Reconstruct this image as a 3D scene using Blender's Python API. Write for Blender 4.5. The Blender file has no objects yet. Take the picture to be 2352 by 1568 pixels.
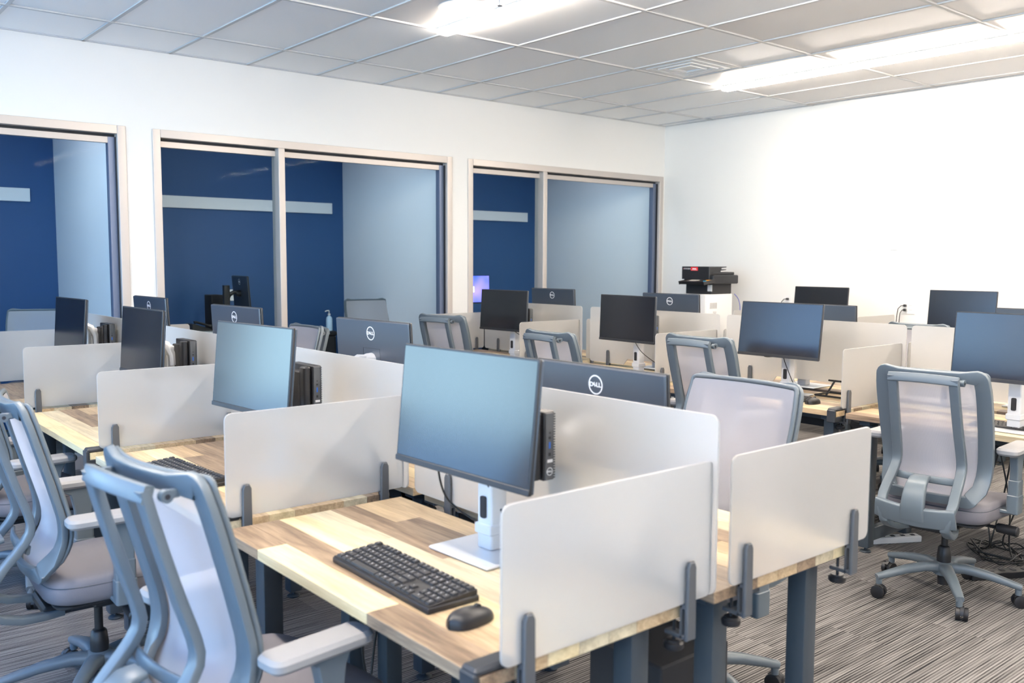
import bpy, bmesh, math, random
from mathutils import Vector, Matrix
random.seed(7)
C = bpy.context.scene.collection
S = bpy.context.scene
pi = math.pi
R_ = math.radians

# ---------------------------------------------------------------- camera
cam = bpy.data.cameras.new('camera'); co = bpy.data.objects.new('camera', cam); C.objects.link(co)
YAW, PIT, ROL = R_(50.238), R_(5.023), R_(.251)
f = Vector((math.cos(YAW)*math.cos(PIT), math.sin(YAW)*math.cos(PIT), -math.sin(PIT)))
r = Vector((math.sin(YAW), -math.cos(YAW), 0)); u = r.cross(f)
r2 = math.cos(ROL)*r + math.sin(ROL)*u; u2 = -math.sin(ROL)*r + math.cos(ROL)*u
co.matrix_world = Matrix(((r2.x, u2.x, -f.x, 0), (r2.y, u2.y, -f.y, 0), (r2.z, u2.z, -f.z, 1.524), (0, 0, 0, 1)))
cam.sensor_width = 36; cam.lens = 2091.1/2352*36; cam.clip_start = .02
cam.dof.use_dof = True; cam.dof.focus_distance = 4.6; cam.dof.aperture_fstop = 3.5
S.camera = co
# ---------------------------------------------------------------- sky, exposure
w = bpy.data.worlds.new('sky'); S.world = w; w.use_nodes = True
wn = w.node_tree.nodes; wl = w.node_tree.links; bg = wn['Background']
SKY = (.46, .74, 1.0)
tc = wn.new('ShaderNodeTexCoord'); sp_ = wn.new('ShaderNodeSeparateXYZ'); wr = wn.new('ShaderNodeValToRGB')
wl.new(tc.outputs['Generated'], sp_.inputs[0]); wl.new(sp_.outputs['Z'], wr.inputs[0])
wr.color_ramp.elements[0].position = .03; wr.color_ramp.elements[0].color = (.58, .84, 1, 1)
wr.color_ramp.elements[1].position = .14; wr.color_ramp.elements[1].color = (.15, .27, .52, 1)
e_ = wr.color_ramp.elements.new(.8); e_.color = (.14, .28, .56, 1)
wl.new(wr.outputs[0], bg.inputs[0]); bg.inputs[1].default_value = 4.5
S.view_settings.view_transform = 'Standard'; S.view_settings.look = 'None'
S.view_settings.gamma = 1; S.view_settings.exposure = 1.08; S.view_settings.use_curve_mapping = False
S.cycles.use_denoising = True
S.cycles.max_bounces = 12; S.cycles.diffuse_bounces = 6; S.cycles.glossy_bounces = 4
S.cycles.transmission_bounces = 10; S.cycles.transparent_max_bounces = 12
S.cycles.sample_clamp_indirect = 6; S.cycles.caustics_reflective = False; S.cycles.caustics_refractive = False
EM_LINEAR = 50.0      # luminaire strength

# room numbers (metres): x runs along the window wall, y along the right wall
H = 3.07; YB = 7.04; XR = 8.13; XL = -1.05; YF = -2.6; YO = 9.1; WT = 2.494
T = .6096; X0 = 1.886; ROWS = [6.3645 - i*1.2215 for i in range(9)]

# ---------------------------------------------------------------- materials
M = {}
def mat(name, col, rough=.5, metal=0, spec=.5, coat=0, bump=None, ior=None):
    m = bpy.data.materials.new(name); m.use_nodes = True
    p = m.node_tree.nodes['Principled BSDF']
    p.inputs['Base Color'].default_value = (*col, 1); p.inputs['Roughness'].default_value = rough
    p.inputs['Metallic'].default_value = metal; p.inputs['Specular IOR Level'].default_value = spec
    p.inputs['Coat Weight'].default_value = coat
    if ior: p.inputs['IOR'].default_value = ior
    if bump:
        n = m.node_tree.nodes; l = m.node_tree.links
        tc = n.new('ShaderNodeTexCoord'); t = n.new('ShaderNodeTexNoise'); t.inputs['Scale'].default_value = bump[0]
        b = n.new('ShaderNodeBump'); b.inputs['Strength'].default_value = bump[1]; b.inputs['Distance'].default_value = .002
        l.new(tc.outputs['Object'], t.inputs['Vector']); l.new(t.outputs[0], b.inputs['Height']); l.new(b.outputs[0], p.inputs['Normal'])
    M[name] = m
    return m
def srgb(r, g, b): return tuple((c/255/12.92 if c/255 <= .04045 else ((c/255+.055)/1.055)**2.4) for c in (r, g, b))
mat('wall_paint', (.78, .77, .75), .6, bump=(180, .12))
mat('office_paint', (.82, .84, .87), .6, bump=(180, .12))
mat('blue_paint', (.018, .075, .21), .55, bump=(180, .12))
mat('rail_white', (.78, .78, .78), .35)
mat('alu', (.54, .495, .465), .42, .35)
mat('alu_blue_reflection', (.16, .20, .30), .35, .3)  # frame aluminium with a blue reflection put into its colour
mat('near_black', (.02, .02, .025), .6)
mat('steel', (.042, .054, .066), .45, .1)
mat('steel_light', (.42, .42, .42), .4, .4)
mat('gray_plastic', (.118, .145, .166), .34, bump=(900, .05))
mat('gray_pad', (.27, .265, .265), .6, bump=(700, .08))
mat('black_plastic', (.012, .012, .014), .42)
mat('black_matte', (.018, .018, .02), .7)
mat('rubber', (.02, .02, .02), .8)
mat('key', (.022, .022, .024), .5)
mat('legend', (.75, .75, .78), .6)
mat('bezel', (.018, .019, .022), .45)
mat('monitor_back', (.030, .042, .062), .40, .0, .8)
mat('silver', (.80, .81, .83), .32, .55)
mat('white_plastic', (.74, .74, .74), .35)
mat('logo_silver', (.85, .86, .88), .3, .2)
mat('clamp_gray', (.068, .073, .080), .45)
mat('clip_dark', (.03, .033, .038), .4)
mat('usb_blue', (.02, .12, .5), .4)
mat('label_white', (.7, .7, .7), .6)
mat('cable_black', (.012, .012, .012), .5)
mat('cable_blue', (.08, .10, .45), .5)
mat('red_label', (.75, .02, .03), .5)
mat('cabinet_white', (.86, .85, .83), .45)
mat('grille_gray', (.45, .44, .43), .6)
mat('icon_orange', (.9, .35, .03), .5); mat('icon_cyan', (.05, .5, .75), .5)
mat('bottle_blue', (.45, .62, .78), .25)
mat('seat_fabric', (.155, .148, .165), .8, bump=(500, .35))
mat('screen', (.006, .006, .008), .20, 0, .5, ior=1.74)
mat('tee_white', (.62, .62, .61), .65, spec=.2)
mat('outside_ground', (.8, .8, .8), .9)

def nodes(m): return m.node_tree.nodes, m.node_tree.links
# frosted acrylic: rough refraction over a little diffuse white
def frosted():
    m = bpy.data.materials.new('frosted_acrylic'); m.use_nodes = True; n, l = nodes(m)
    n.remove(n['Principled BSDF']); out = n['Material Output']
    g = n.new('ShaderNodeBsdfRefraction'); g.inputs['Roughness'].default_value = .42; g.inputs['IOR'].default_value = 1.22; g.inputs['Color'].default_value = (1, .99, .97, 1)
    d = n.new('ShaderNodeBsdfDiffuse'); d.inputs[0].default_value = (.93, .91, .88, 1)
    t = n.new('ShaderNodeBsdfTranslucent'); t.inputs[0].default_value = (.96, .94, .91, 1)
    a = n.new('ShaderNodeMixShader'); a.inputs[0].default_value = .45; l.new(d.outputs[0], a.inputs[1]); l.new(t.outputs[0], a.inputs[2])
    b = n.new('ShaderNodeMixShader'); b.inputs[0].default_value = .46; l.new(g.outputs[0], b.inputs[1]); l.new(a.outputs[0], b.inputs[2])
    s = n.new('ShaderNodeBsdfGlossy'); s.inputs['Roughness'].default_value = .45; s.inputs[0].default_value = (1, 1, 1, 1)
    fr = n.new('ShaderNodeFresnel'); fr.inputs[0].default_value = 1.3
    c = n.new('ShaderNodeMixShader'); l.new(fr.outputs[0], c.inputs[0]); l.new(b.outputs[0], c.inputs[1]); l.new(s.outputs[0], c.inputs[2])
    l.new(c.outputs[0], out.inputs[0]); M['frost'] = m
frosted()
def pane():
    m = bpy.data.materials.new('window_glass'); m.use_nodes = True; n, l = nodes(m)
    n.remove(n['Principled BSDF']); out = n['Material Output']
    t = n.new('ShaderNodeBsdfTransparent'); t.inputs[0].default_value = (.93, .97, .98, 1)
    g = n.new('ShaderNodeBsdfGlossy'); g.inputs['Roughness'].default_value = .02
    fr = n.new('ShaderNodeFresnel'); fr.inputs[0].default_value = 1.04
    c = n.new('ShaderNodeMixShader'); l.new(fr.outputs[0], c.inputs[0]); l.new(t.outputs[0], c.inputs[1]); l.new(g.outputs[0], c.inputs[2])
    l.new(c.outputs[0], out.inputs[0]); M['glass'] = m
pane()
def mesh_fabric():
    m = bpy.data.materials.new('mesh_fabric'); m.use_nodes = True; n, l = nodes(m)
    p = n['Principled BSDF']; p.inputs['Base Color'].default_value = (.58, .57, .61, 1); p.inputs['Roughness'].default_value = .8
    out = n['Material Output']
    tl = n.new('ShaderNodeBsdfTranslucent'); tl.inputs[0].default_value = (.62, .60, .64, 1)
    a = n.new('ShaderNodeMixShader'); a.inputs[0].default_value = .3; l.new(p.outputs[0], a.inputs[1]); l.new(tl.outputs[0], a.inputs[2])
    tr = n.new('ShaderNodeBsdfTransparent')
    tc = n.new('ShaderNodeTexCoord'); wv = n.new('ShaderNodeTexWave'); wv.inputs['Scale'].default_value = 140; wv.bands_direction = 'Y'
    l.new(tc.outputs['Object'], wv.inputs[0])
    mr = n.new('ShaderNodeMapRange'); mr.inputs[3].default_value = .08; mr.inputs[4].default_value = .36; l.new(wv.outputs['Fac'], mr.inputs[0])
    b = n.new('ShaderNodeMixShader'); l.new(mr.outputs[0], b.inputs[0]); l.new(a.outputs[0], b.inputs[1]); l.new(tr.outputs[0], b.inputs[2])
    l.new(b.outputs[0], out.inputs[0]); M['mesh'] = m
mesh_fabric()
def emit(name, col, s):
    m = bpy.data.materials.new(name); m.use_nodes = True; n, l = nodes(m); n.remove(n['Principled BSDF'])
    e = n.new('ShaderNodeEmission'); e.inputs[0].default_value = (*col, 1); e.inputs[1].default_value = s
    l.new(e.outputs[0], n['Material Output'].inputs[0]); M[name] = m
    return m
emit('tube_light', (1, .89, .77), EM_LINEAR)
emit('office_fill_glow', (.80, .88, 1), 6.5)
emit('dialog_white', (.95, .95, 1), 1.1)
def desktop_screen():
    m = emit('lit_screen', (.1, .2, 1), 1.0); n, l = nodes(m); e = n['Emission']
    tc = n.new('ShaderNodeTexCoord'); t = n.new('ShaderNodeTexNoise'); t.inputs['Scale'].default_value = 4; t.inputs['Detail'].default_value = 1
    cr = n.new('ShaderNodeValToRGB'); cr.color_ramp.elements[0].color = (.03, .12, .85, 1); cr.color_ramp.elements[1].color = (.38, .28, .95, 1)
    cr.color_ramp.elements[0].position = .35; cr.color_ramp.elements[1].position = .7
    l.new(tc.outputs['Object'], t.inputs[0]); l.new(t.outputs[0], cr.inputs[0]); l.new(cr.outputs[0], e.inputs[0])
desktop_screen()
def wood(name, c1, c2):
    m = bpy.data.materials.new(name); m.use_nodes = True; n, l = nodes(m); p = n['Principled BSDF']
    tc = n.new('ShaderNodeTexCoord'); oi = n.new('ShaderNodeObjectInfo')
    ad = n.new('ShaderNodeVectorMath'); ad.operation = 'ADD'
    cmb = n.new('ShaderNodeCombineXYZ'); mul = n.new('ShaderNodeMath'); mul.operation = 'MULTIPLY'; mul.inputs[1].default_value = 37
    l.new(oi.outputs['Random'], mul.inputs[0]); l.new(mul.outputs[0], cmb.inputs[0]); l.new(mul.outputs[0], cmb.inputs[1])
    l.new(tc.outputs['Object'], ad.inputs[0]); l.new(cmb.outputs[0], ad.inputs[1])
    mp = n.new('ShaderNodeMapping'); mp.inputs['Scale'].default_value = (26, 2.6, 26); l.new(ad.outputs[0], mp.inputs[0])
    t = n.new('ShaderNodeTexNoise'); t.inputs['Scale'].default_value = 1.0; t.inputs['Detail'].default_value = 7; t.inputs['Roughness'].default_value = .62; t.inputs['Distortion'].default_value = .6
    l.new(mp.outputs[0], t.inputs[0])
    mp2 = n.new('ShaderNodeMapping'); mp2.inputs['Scale'].default_value = (160, 9, 160); l.new(ad.outputs[0], mp2.inputs[0])
    t2 = n.new('ShaderNodeTexNoise'); t2.inputs['Scale'].default_value = 1; t2.inputs['Detail'].default_value = 3; l.new(mp2.outputs[0], t2.inputs[0])
    av = n.new('ShaderNodeMath'); av.operation = 'MULTIPLY_ADD'; av.inputs[1].default_value = .3; l.new(t2.outputs[0], av.inputs[0]); 
    sc = n.new('ShaderNodeMath'); sc.operation = 'MULTIPLY'; sc.inputs[1].default_value = .7; l.new(t.outputs[0], sc.inputs[0]); l.new(sc.outputs[0], av.inputs[2])
    cr = n.new('ShaderNodeValToRGB'); cr.color_ramp.elements[0].position = .36; cr.color_ramp.elements[1].position = .62
    cr.color_ramp.elements[0].color = (*c1, 1); cr.color_ramp.elements[1].color = (*c2, 1)
    l.new(av.outputs[0], cr.inputs[0]); l.new(cr.outputs[0], p.inputs['Base Color']); p.inputs['Roughness'].default_value = .45
    b = n.new('ShaderNodeBump'); b.inputs['Strength'].default_value = .15; b.inputs['Distance'].default_value = .001; l.new(av.outputs[0], b.inputs['Height']); l.new(b.outputs[0], p.inputs['Normal'])
    M[name] = m
wood('oak_pale', (.56, .43, .23), (.80, .66, .40))
wood('oak_tan', (.36, .25, .14), (.64, .48, .29))
wood('oak_brown', (.12, .080, .052), (.37, .262, .165))
wood('oak_gray', (.40, .33, .215), (.66, .57, .39))
WOODS = ['oak_pale', 'oak_tan', 'oak_brown', 'oak_gray']
def carpet():
    m = bpy.data.materials.new('carpet'); m.use_nodes = True; n, l = nodes(m); p = n['Principled BSDF']
    tc = n.new('ShaderNodeTexCoord'); sep = n.new('ShaderNodeSeparateXYZ'); l.new(tc.outputs['Object'], sep.inputs[0])
    # plank tiles 1.0 x .25 m, offset by row
    def math_(op, a, b=None, c=None):
        k = n.new('ShaderNodeMath'); k.operation = op
        for i, v in enumerate((a, b, c)):
            if v is None: continue
            if isinstance(v, (int, float)): k.inputs[i].default_value = v
            else: l.new(v, k.inputs[i])
        return k.outputs[0]
    row = math_('FLOOR', math_('MULTIPLY', sep.outputs['Y'], 4.0))
    xo = math_('ADD', sep.outputs['X'], math_('MULTIPLY', row, .37))
    colm = math_('FLOOR', xo)
    cmb = n.new('ShaderNodeCombineXYZ'); l.new(row, cmb.inputs[0]); l.new(colm, cmb.inputs[1])
    wn_ = n.new('ShaderNodeTexWhiteNoise'); l.new(cmb.outputs[0], wn_.inputs['Vector'])
    # fine ribs running along x
    mp = n.new('ShaderNodeCombineXYZ'); l.new(math_('MULTIPLY', sep.outputs['X'], 2.2), mp.inputs[0])
    l.new(math_('ADD', math_('MULTIPLY', sep.outputs['Y'], 95), math_('MULTIPLY', wn_.outputs['Value'], 50)), mp.inputs[1])
    t = n.new('ShaderNodeTexNoise'); t.inputs['Scale'].default_value = 1; t.inputs['Detail'].default_value = 3; t.inputs['Roughness'].default_value = .6; l.new(mp.outputs[0], t.inputs[0])
    rib = n.new('ShaderNodeTexWave'); rib.bands_direction = 'Y'; rib.inputs['Scale'].default_value = 26; rib.inputs['Distortion'].default_value = .5
    l.new(tc.outputs['Object'], rib.inputs[0])
    pl = n.new('ShaderNodeTexNoise'); pl.inputs['Scale'].default_value = 260; pl.inputs['Detail'].default_value = 2; l.new(tc.outputs['Object'], pl.inputs[0])
    s = math_('ADD', math_('MULTIPLY', t.outputs[0], .95), math_('MULTIPLY', rib.outputs['Fac'], .30))
    s = math_('ADD', s, math_('MULTIPLY', pl.outputs[0], .18))
    s = math_('ADD', s, math_('MULTIPLY', wn_.outputs['Value'], .10))
    cr = n.new('ShaderNodeValToRGB'); cr.color_ramp.elements[0].position = .52; cr.color_ramp.elements[1].position = 1.0
    cr.color_ramp.elements[0].color = (.016, .015, .016, 1); cr.color_ramp.elements[1].color = (.26, .246, .235, 1)
    l.new(s, cr.inputs[0]); l.new(cr.outputs[0], p.inputs['Base Color']); p.inputs['Roughness'].default_value = .95; p.inputs['Specular IOR Level'].default_value = .1
    b = n.new('ShaderNodeBump'); b.inputs['Strength'].default_value = .6; b.inputs['Distance'].default_value = .003; l.new(s, b.inputs['Height']); l.new(b.outputs[0], p.inputs['Normal'])
    M['carpet'] = m
carpet()
def tile_mat(name, base, dots, rough=.38):
    m = bpy.data.materials.new(name); m.use_nodes = True; n, l = nodes(m); p = n['Principled BSDF']
    tc = n.new('ShaderNodeTexCoord'); v = n.new('ShaderNodeTexVoronoi'); v.inputs['Scale'].default_value = 75; v.inputs['Randomness'].default_value = 0
    l.new(tc.outputs['Object'], v.inputs[0])
    cr = n.new('ShaderNodeValToRGB'); cr.color_ramp.elements[0].position = .22; cr.color_ramp.elements[1].position = .30
    cr.color_ramp.elements[0].color = (*[c*dots for c in base], 1); cr.color_ramp.elements[1].color = (*base, 1)
    l.new(v.outputs['Distance'], cr.inputs[0]); l.new(cr.outputs[0], p.inputs['Base Color'])
    p.inputs['Roughness'].default_value = rough; p.inputs['Metallic'].default_value = .0; p.inputs['Specular IOR Level'].default_value = .9
    t = n.new('ShaderNodeTexNoise'); t.inputs['Scale'].default_value = 3; t.inputs['Detail'].default_value = 2; l.new(tc.outputs['Object'], t.inputs[0])
    b = n.new('ShaderNodeBump'); b.inputs['Strength'].default_value = .1; b.inputs['Distance'].default_value = .02; l.new(t.outputs[0], b.inputs['Height']); l.new(b.outputs[0], p.inputs['Normal'])
    M[name] = m
tile_mat('ceiling_tile', (.90, .90, .89), .88)
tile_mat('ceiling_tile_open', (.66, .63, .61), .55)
tile_mat('diffuser_face', (.80, .81, .80), .98)

# ---------------------------------------------------------------- geometry helpers
class G:
    def __init__(s): s.v = []; s.f = []
    def add(s, vs, fs, mx=None):
        b = len(s.v); s.v += [tuple(mx @ Vector(p)) if mx else tuple(p) for p in vs]; s.f += [tuple(b+i for i in q) for q in fs]; return s
    def box(s, x0, x1, y0, y1, z0, z1, mx=None):
        v = [(x, y, z) for x in (x0, x1) for y in (y0, y1) for z in (z0, z1)]
        return s.add(v, [(0, 1, 3, 2), (4, 6, 7, 5), (0, 4, 5, 1), (2, 3, 7, 6), (0, 2, 6, 4), (1, 5, 7, 3)], mx)
    def prism(s, out, z0, z1, ch=0, mx=None):
        """outline (list of 2-D points, counter-clockwise) extruded z0..z1 with chamfer ch"""
        n = len(out); cx = sum(p[0] for p in out)/n; cy = sum(p[1] for p in out)/n
        def inset(d):
            o = []
            for i, (x, y) in enumerate(out):
                a = Vector(out[i-1]); b = Vector(out[i]); c = Vector(out[(i+1) % n])
                t = ((b-a).normalized() + (c-b).normalized())
                if t.length < 1e-6: t = (c-b)
                t.normalize(); nn = Vector((-t.y, t.x)); o.append((x+nn.x*d, y+nn.y*d))
            return o
        lev = [(ch, z0), (0, z0+ch), (0, z1-ch), (ch, z1)] if ch else [(0, z0), (0, z1)]
        vs = []
        for d, z in lev: vs += [(x, y, z) for x, y in (inset(d) if d else out)]
        fs = [tuple(reversed(range(n)))]
        for k in range(len(lev)-1):
            for i in range(n):
                j = (i+1) % n; fs.append((k*n+i, k*n+j, (k+1)*n+j, (k+1)*n+i))
        fs.append(tuple((len(lev)-1)*n+i for i in range(n)))
        return s.add(vs, fs, mx)
    def rbox(s, x0, x1, y0, y1, z0, z1, r=.005, ch=None, mx=None, n=4):
        r = min(r, (x1-x0)/2*.98, (y1-y0)/2*.98); ch = min(r, (z1-z0)/3) if ch is None else ch
        return s.prism(rr(x0, x1, y0, y1, r, n), z0, z1, ch, mx)
    def tube(s, pts, rad, n=8, mx=None, cap=True):
        pts = [Vector(p) for p in pts]; vs = []; fs = []; up = None
        for i, p in enumerate(pts):
            t = ((pts[min(i+1, len(pts)-1)] - pts[max(i-1, 0)])).normalized()
            if up is None: up = t.orthogonal().normalized()
            up = (up - t*up.dot(t)).normalized(); sd = t.cross(up)
            rd = rad[i] if isinstance(rad, (list, tuple)) else rad
            vs += [tuple(p + rd*(math.cos(2*pi*k/n)*up + math.sin(2*pi*k/n)*sd)) for k in range(n)]
        for i in range(len(pts)-1):
            for k in range(n):
                j = (k+1) % n; fs.append((i*n+k, i*n+j, (i+1)*n+j, (i+1)*n+k))
        if cap: fs += [tuple(reversed(range(n))), tuple((len(pts)-1)*n+k for k in range(n))]
        return s.add(vs, fs, mx)
    def lathe(s, prof, n=16, mx=None):
        vs = []; fs = []
        for rad, z in prof: vs += [(rad*math.cos(2*pi*k/n), rad*math.sin(2*pi*k/n), z) for k in range(n)]
        for i in range(len(prof)-1):
            for k in range(n):
                j = (k+1) % n; fs.append((i*n+k, i*n+j, (i+1)*n+j, (i+1)*n+k))
        fs += [tuple(reversed(range(n))), tuple((len(prof)-1)*n+k for k in range(n))]
        return s.add(vs, fs, mx)
    def sweep(s, pts, sides, ws, ts, closed=False, mx=None, rnd=.35):
        """rounded-rectangle bar swept along pts; sides = direction of the width; ws, ts full width / thickness"""
        pts = [Vector(p) for p in pts]; N = len(pts); vs = []; fs = []
        for i, p in enumerate(pts):
            a = pts[i-1] if (closed or i) else pts[i]; b = pts[(i+1) % N] if (closed or i < N-1) else pts[i]
            t = (b-a).normalized(); sd = Vector(sides[i]) if not isinstance(sides, Vector) else sides.copy()
            sd = (sd - t*sd.dot(t)).normalized(); nn = t.cross(sd)
            W = (ws[i] if isinstance(ws, (list, tuple)) else ws)/2; Tn = (ts[i] if isinstance(ts, (list, tuple)) else ts)/2
            rd = min(W, Tn)*rnd*2*.5
            sec = [(W-rd, Tn), (-W+rd, Tn), (-W+rd*.3, Tn-rd*.3), (-W, Tn-rd), (-W, -Tn+rd), (-W+rd*.3, -Tn+rd*.3), (-W+rd, -Tn), (W-rd, -Tn), (W-rd*.3, -Tn+rd*.3), (W, -Tn+rd), (W, Tn-rd), (W-rd*.3, Tn-rd*.3)]
            vs += [tuple(p + sd*x + nn*y) for x, y in sec]
        n = 12
        for i in range(N if closed else N-1):
            j = (i+1) % N
            for k in range(n):
                q = (k+1) % n; fs.append((i*n+k, i*n+q, j*n+q, j*n+k))
        if not closed: fs += [tuple(reversed(range(n))), tuple((N-1)*n+k for k in range(n))]
        return s.add(vs, fs, mx)
    def mesh(s, name, m, smooth=35):
        me = bpy.data.meshes.new(name); me.from_pydata(s.v, [], s.f)
        bm = bmesh.new(); bm.from_mesh(me); bmesh.ops.recalc_face_normals(bm, faces=bm.faces); bm.to_mesh(me); bm.free()
        me.materials.append(M[m] if isinstance(m, str) else m)
        if smooth:
            me.shade_smooth(); me.set_sharp_from_angle(angle=R_(smooth))
        return me
    def obj(s, name, m, parent=None, loc=(0, 0, 0), rz=0, smooth=35, label=None):
        return link(name, s.mesh(name, m, smooth), parent, loc, rz, label)
def rr(x0, x1, y0, y1, r, n=4):
    o = []
    for cx, cy, a0 in ((x1-r, y0+r, -pi/2), (x1-r, y1-r, 0), (x0+r, y1-r, pi/2), (x0+r, y0+r, pi)):
        for k in range(n+1):
            a = a0 + pi/2*k/n; o.append((cx+r*math.cos(a), cy+r*math.sin(a)))
    return o
def link(name, me, parent=None, loc=(0, 0, 0), rz=0, label=None):
    o = bpy.data.objects.new(name, me); C.objects.link(o)
    o.parent = parent; o.location = loc; o.rotation_euler = (0, 0, rz)
    if label: o['label'] = label
    return o
def thing(name, label, cat, loc=(0, 0, 0), rz=0, group=None):
    o = bpy.data.objects.new(name, None); C.objects.link(o); o.location = loc; o.rotation_euler = (0, 0, rz)
    o.empty_display_size = .1
    return tag(o, label, cat, group)
def tag(o, label, cat, group=None):
    o['label'] = label; o['category'] = cat
    if group: o['group'] = group
    return o
def struct(o): o['kind'] = 'structure'; return o
KIDS = {}
def copy_tree(o, parent=None):
    c = o.copy(); C.objects.link(c)
    if parent is not None: c.parent = parent
    for ch in o.children: copy_tree(ch, c)
    return c
def dup(proto, loc, rz, label, group=None):
    c = copy_tree(proto); c.location = loc; c.rotation_euler = (0, 0, rz); c['label'] = label
    if group: c['group'] = group
    return c
AXZY = Matrix(((1, 0, 0, 0), (0, 0, -1, 0), (0, 1, 0, 0), (0, 0, 0, 1)))     # (x,y,z)->(x,-z,y): outline in the xz plane
AYZX = Matrix(((0, 0, 1, 0), (1, 0, 0, 0), (0, 1, 0, 0), (0, 0, 0, 1)))      # (x,y,z)->(z,x,y): outline in the yz plane
def text_geo(txt, size, depth, mx, g=None, shear=0, bold=0):
    cu = bpy.data.curves.new('t', 'FONT'); cu.body = txt; cu.size = size; cu.extrude = depth; cu.align_x = 'CENTER'; cu.align_y = 'CENTER'; cu.offset = bold; cu.resolution_u = 2
    o = bpy.data.objects.new('t', cu); C.objects.link(o)
    me = bpy.data.meshes.new_from_object(o.evaluated_get(bpy.context.evaluated_depsgraph_get()))
    g = g or G(); g.add([v.co[:] for v in me.vertices], [p.vertices[:] for p in me.polygons], mx)
    bpy.data.objects.remove(o); bpy.data.curves.remove(cu); bpy.data.meshes.remove(me)
    return g

# ================================================================ STRUCTURE
struct(G().box(XL-.2, XR+.2, YF-.2, YO+.2, -.12, 0).obj('floor', 'carpet', smooth=0))
# ground outside the window side
o = G().box(-14, XL-.25, -12, 22, -.4, -.2).obj('ground_outside', 'outside_ground', smooth=0); struct(o)
# ceiling: deck, tee rails, tiles as pieces
ceil = struct(G().box(XL-.2, XR+.2, YF-.2, YB+.02, H+.035, H+.16).obj('ceiling', 'wall_paint', smooth=0))
TS = {}
def tile_mesh(x0, x1, y0, y1, m):
    k = (round(x1-x0, 3), round(y1-y0, 3), m)
    if k not in TS:
        w_, d_ = x1-x0-.026, y1-y0-.026
        TS[k] = G().rbox(-w_/2, w_/2, -d_/2, d_/2, .004, .02, .003, .003, n=1).mesh('tile', m)
    return TS[k]
xs = sorted([XL] + [X0 + i*T for i in range(-4, 11) if XL < X0+i*T < XR] + [XR])
ys = sorted([YF] + [y for y in ROWS if y > YF] + [YB])
lights_at = [(3, 1), (8, 1), (-2, 1), (3, 3), (8, 3)]
SPEAK = None
for i in range(len(xs)-1):
    for j in range(len(ys)-1):
        x0, x1, y0, y1 = xs[i], xs[i+1], ys[j], ys[j+1]
        if x1-x0 < .05: continue
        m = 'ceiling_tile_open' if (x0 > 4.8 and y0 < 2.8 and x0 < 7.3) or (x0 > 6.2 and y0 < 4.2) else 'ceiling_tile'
        if abs(x0-(X0+6*T)) < .01 and abs(y1-ROWS[1]) < .01:       # air diffuser cell
            ym = y1-.6096
            link('tile', tile_mesh(x0, x1, y0, ym, m), ceil, ((x0+x1)/2, (y0+ym)/2, H))
            G().box(x0, x1, ym-.0125, ym+.0125, H-.004, H+.01).obj('tee_rail', 'tee_white', ceil, smooth=0)
            continue
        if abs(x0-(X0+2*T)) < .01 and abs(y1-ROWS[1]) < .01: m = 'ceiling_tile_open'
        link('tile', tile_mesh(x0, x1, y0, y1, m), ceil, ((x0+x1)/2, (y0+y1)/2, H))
rail_x = G().box(0, 1, -.0125, .0125, -.004, .012)
for y in ys[1:-1]:
    G().box(XL, XR, y-.0125, y+.0125, H-.006, H+.012).obj('tee_rail', 'tee_white', ceil, smooth=0)
for x in xs[1:-1]:
    G().box(x-.0125, x+.0125, YF, YB, H-.004, H+.012).obj('tee_rail', 'tee_white', ceil, smooth=0)
G().box(XL, XR, YB-.022, YB-.001, H-.004, H+.03).box(XR-.022, XR-.001, YF, YB, H-.004, H+.03).obj('edge_trim', 'tee_white', ceil, smooth=0)

# window wall: solid pieces around three openings
WIN = [(-.62, 2.150), (2.352, 5.106), (5.302, 8.100)]
g = G(); TH = .14
px = XL-.2
for a, b in WIN:
    g.box(px, a, YB, YB+TH, 0, WT); px = b
g.box(px, XR, YB, YB+TH, 0, WT); g.box(XL-.2, XR, YB, YB+TH, WT, H+.035)
struct(g.obj('wall_back', 'wall_paint', smooth=0))
struct(G().box(XR, XR+.15, YF-.2, YO+.2, 0, H+.16).obj('wall_right', 'wall_paint', smooth=0))
struct(G().box(XL-.2, XR, YF-.2, YF, 0, H+.16).obj('wall_front', 'wall_paint', smooth=0))
# daylight side, behind the camera: piers, sill and head around three tall windows
LW = [(-2.2, .25), (.45, 3.55), (3.75, 6.95)]
g = G(); py = YF-.2
for a, b in LW:
    g.box(XL-.2, XL, py, a, 0, H+.16); py = b
g.box(XL-.2, XL, py, YO+.2, 0, H+.16)
for a, b in LW: g.box(XL-.2, XL, a, b, 0, .15).box(XL-.2, XL, a, b, 2.95, H+.16)
struct(g.obj('wall_left', 'wall_paint', smooth=0))
for i, (a, b) in enumerate(LW):
    wo = G()
    for (c, d, e, f_) in ((a, a+.06, .15, 2.95), (b-.06, b, .15, 2.95), (a+.06, b-.06, .15, .21), (a+.06, b-.06, 2.89, 2.95), ((a+b)/2-.03, (a+b)/2+.03, .21, 2.89)):
        wo.box(XL-.14, XL-.06, c, d, e, f_)
    wo = struct(wo.obj('window_%d' % (i+4), 'alu', smooth=0))
    G().box(XL-.105, XL-.095, a+.05, b-.05, .2, 2.9).obj('pane', 'glass', wo, smooth=0)
    # light portal set in the opening
    lp = bpy.data.lights.new('portal', 'AREA'); lp.shape = 'RECTANGLE'; lp.size = 2.74; lp.size_y = b-a-.1; lp.cycles.is_portal = True
    lo = bpy.data.objects.new('window_portal', lp); C.objects.link(lo); lo.location = (XL-.03, (a+b)/2, 1.55); lo.rotation_euler = (0, -pi/2, 0)
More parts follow.
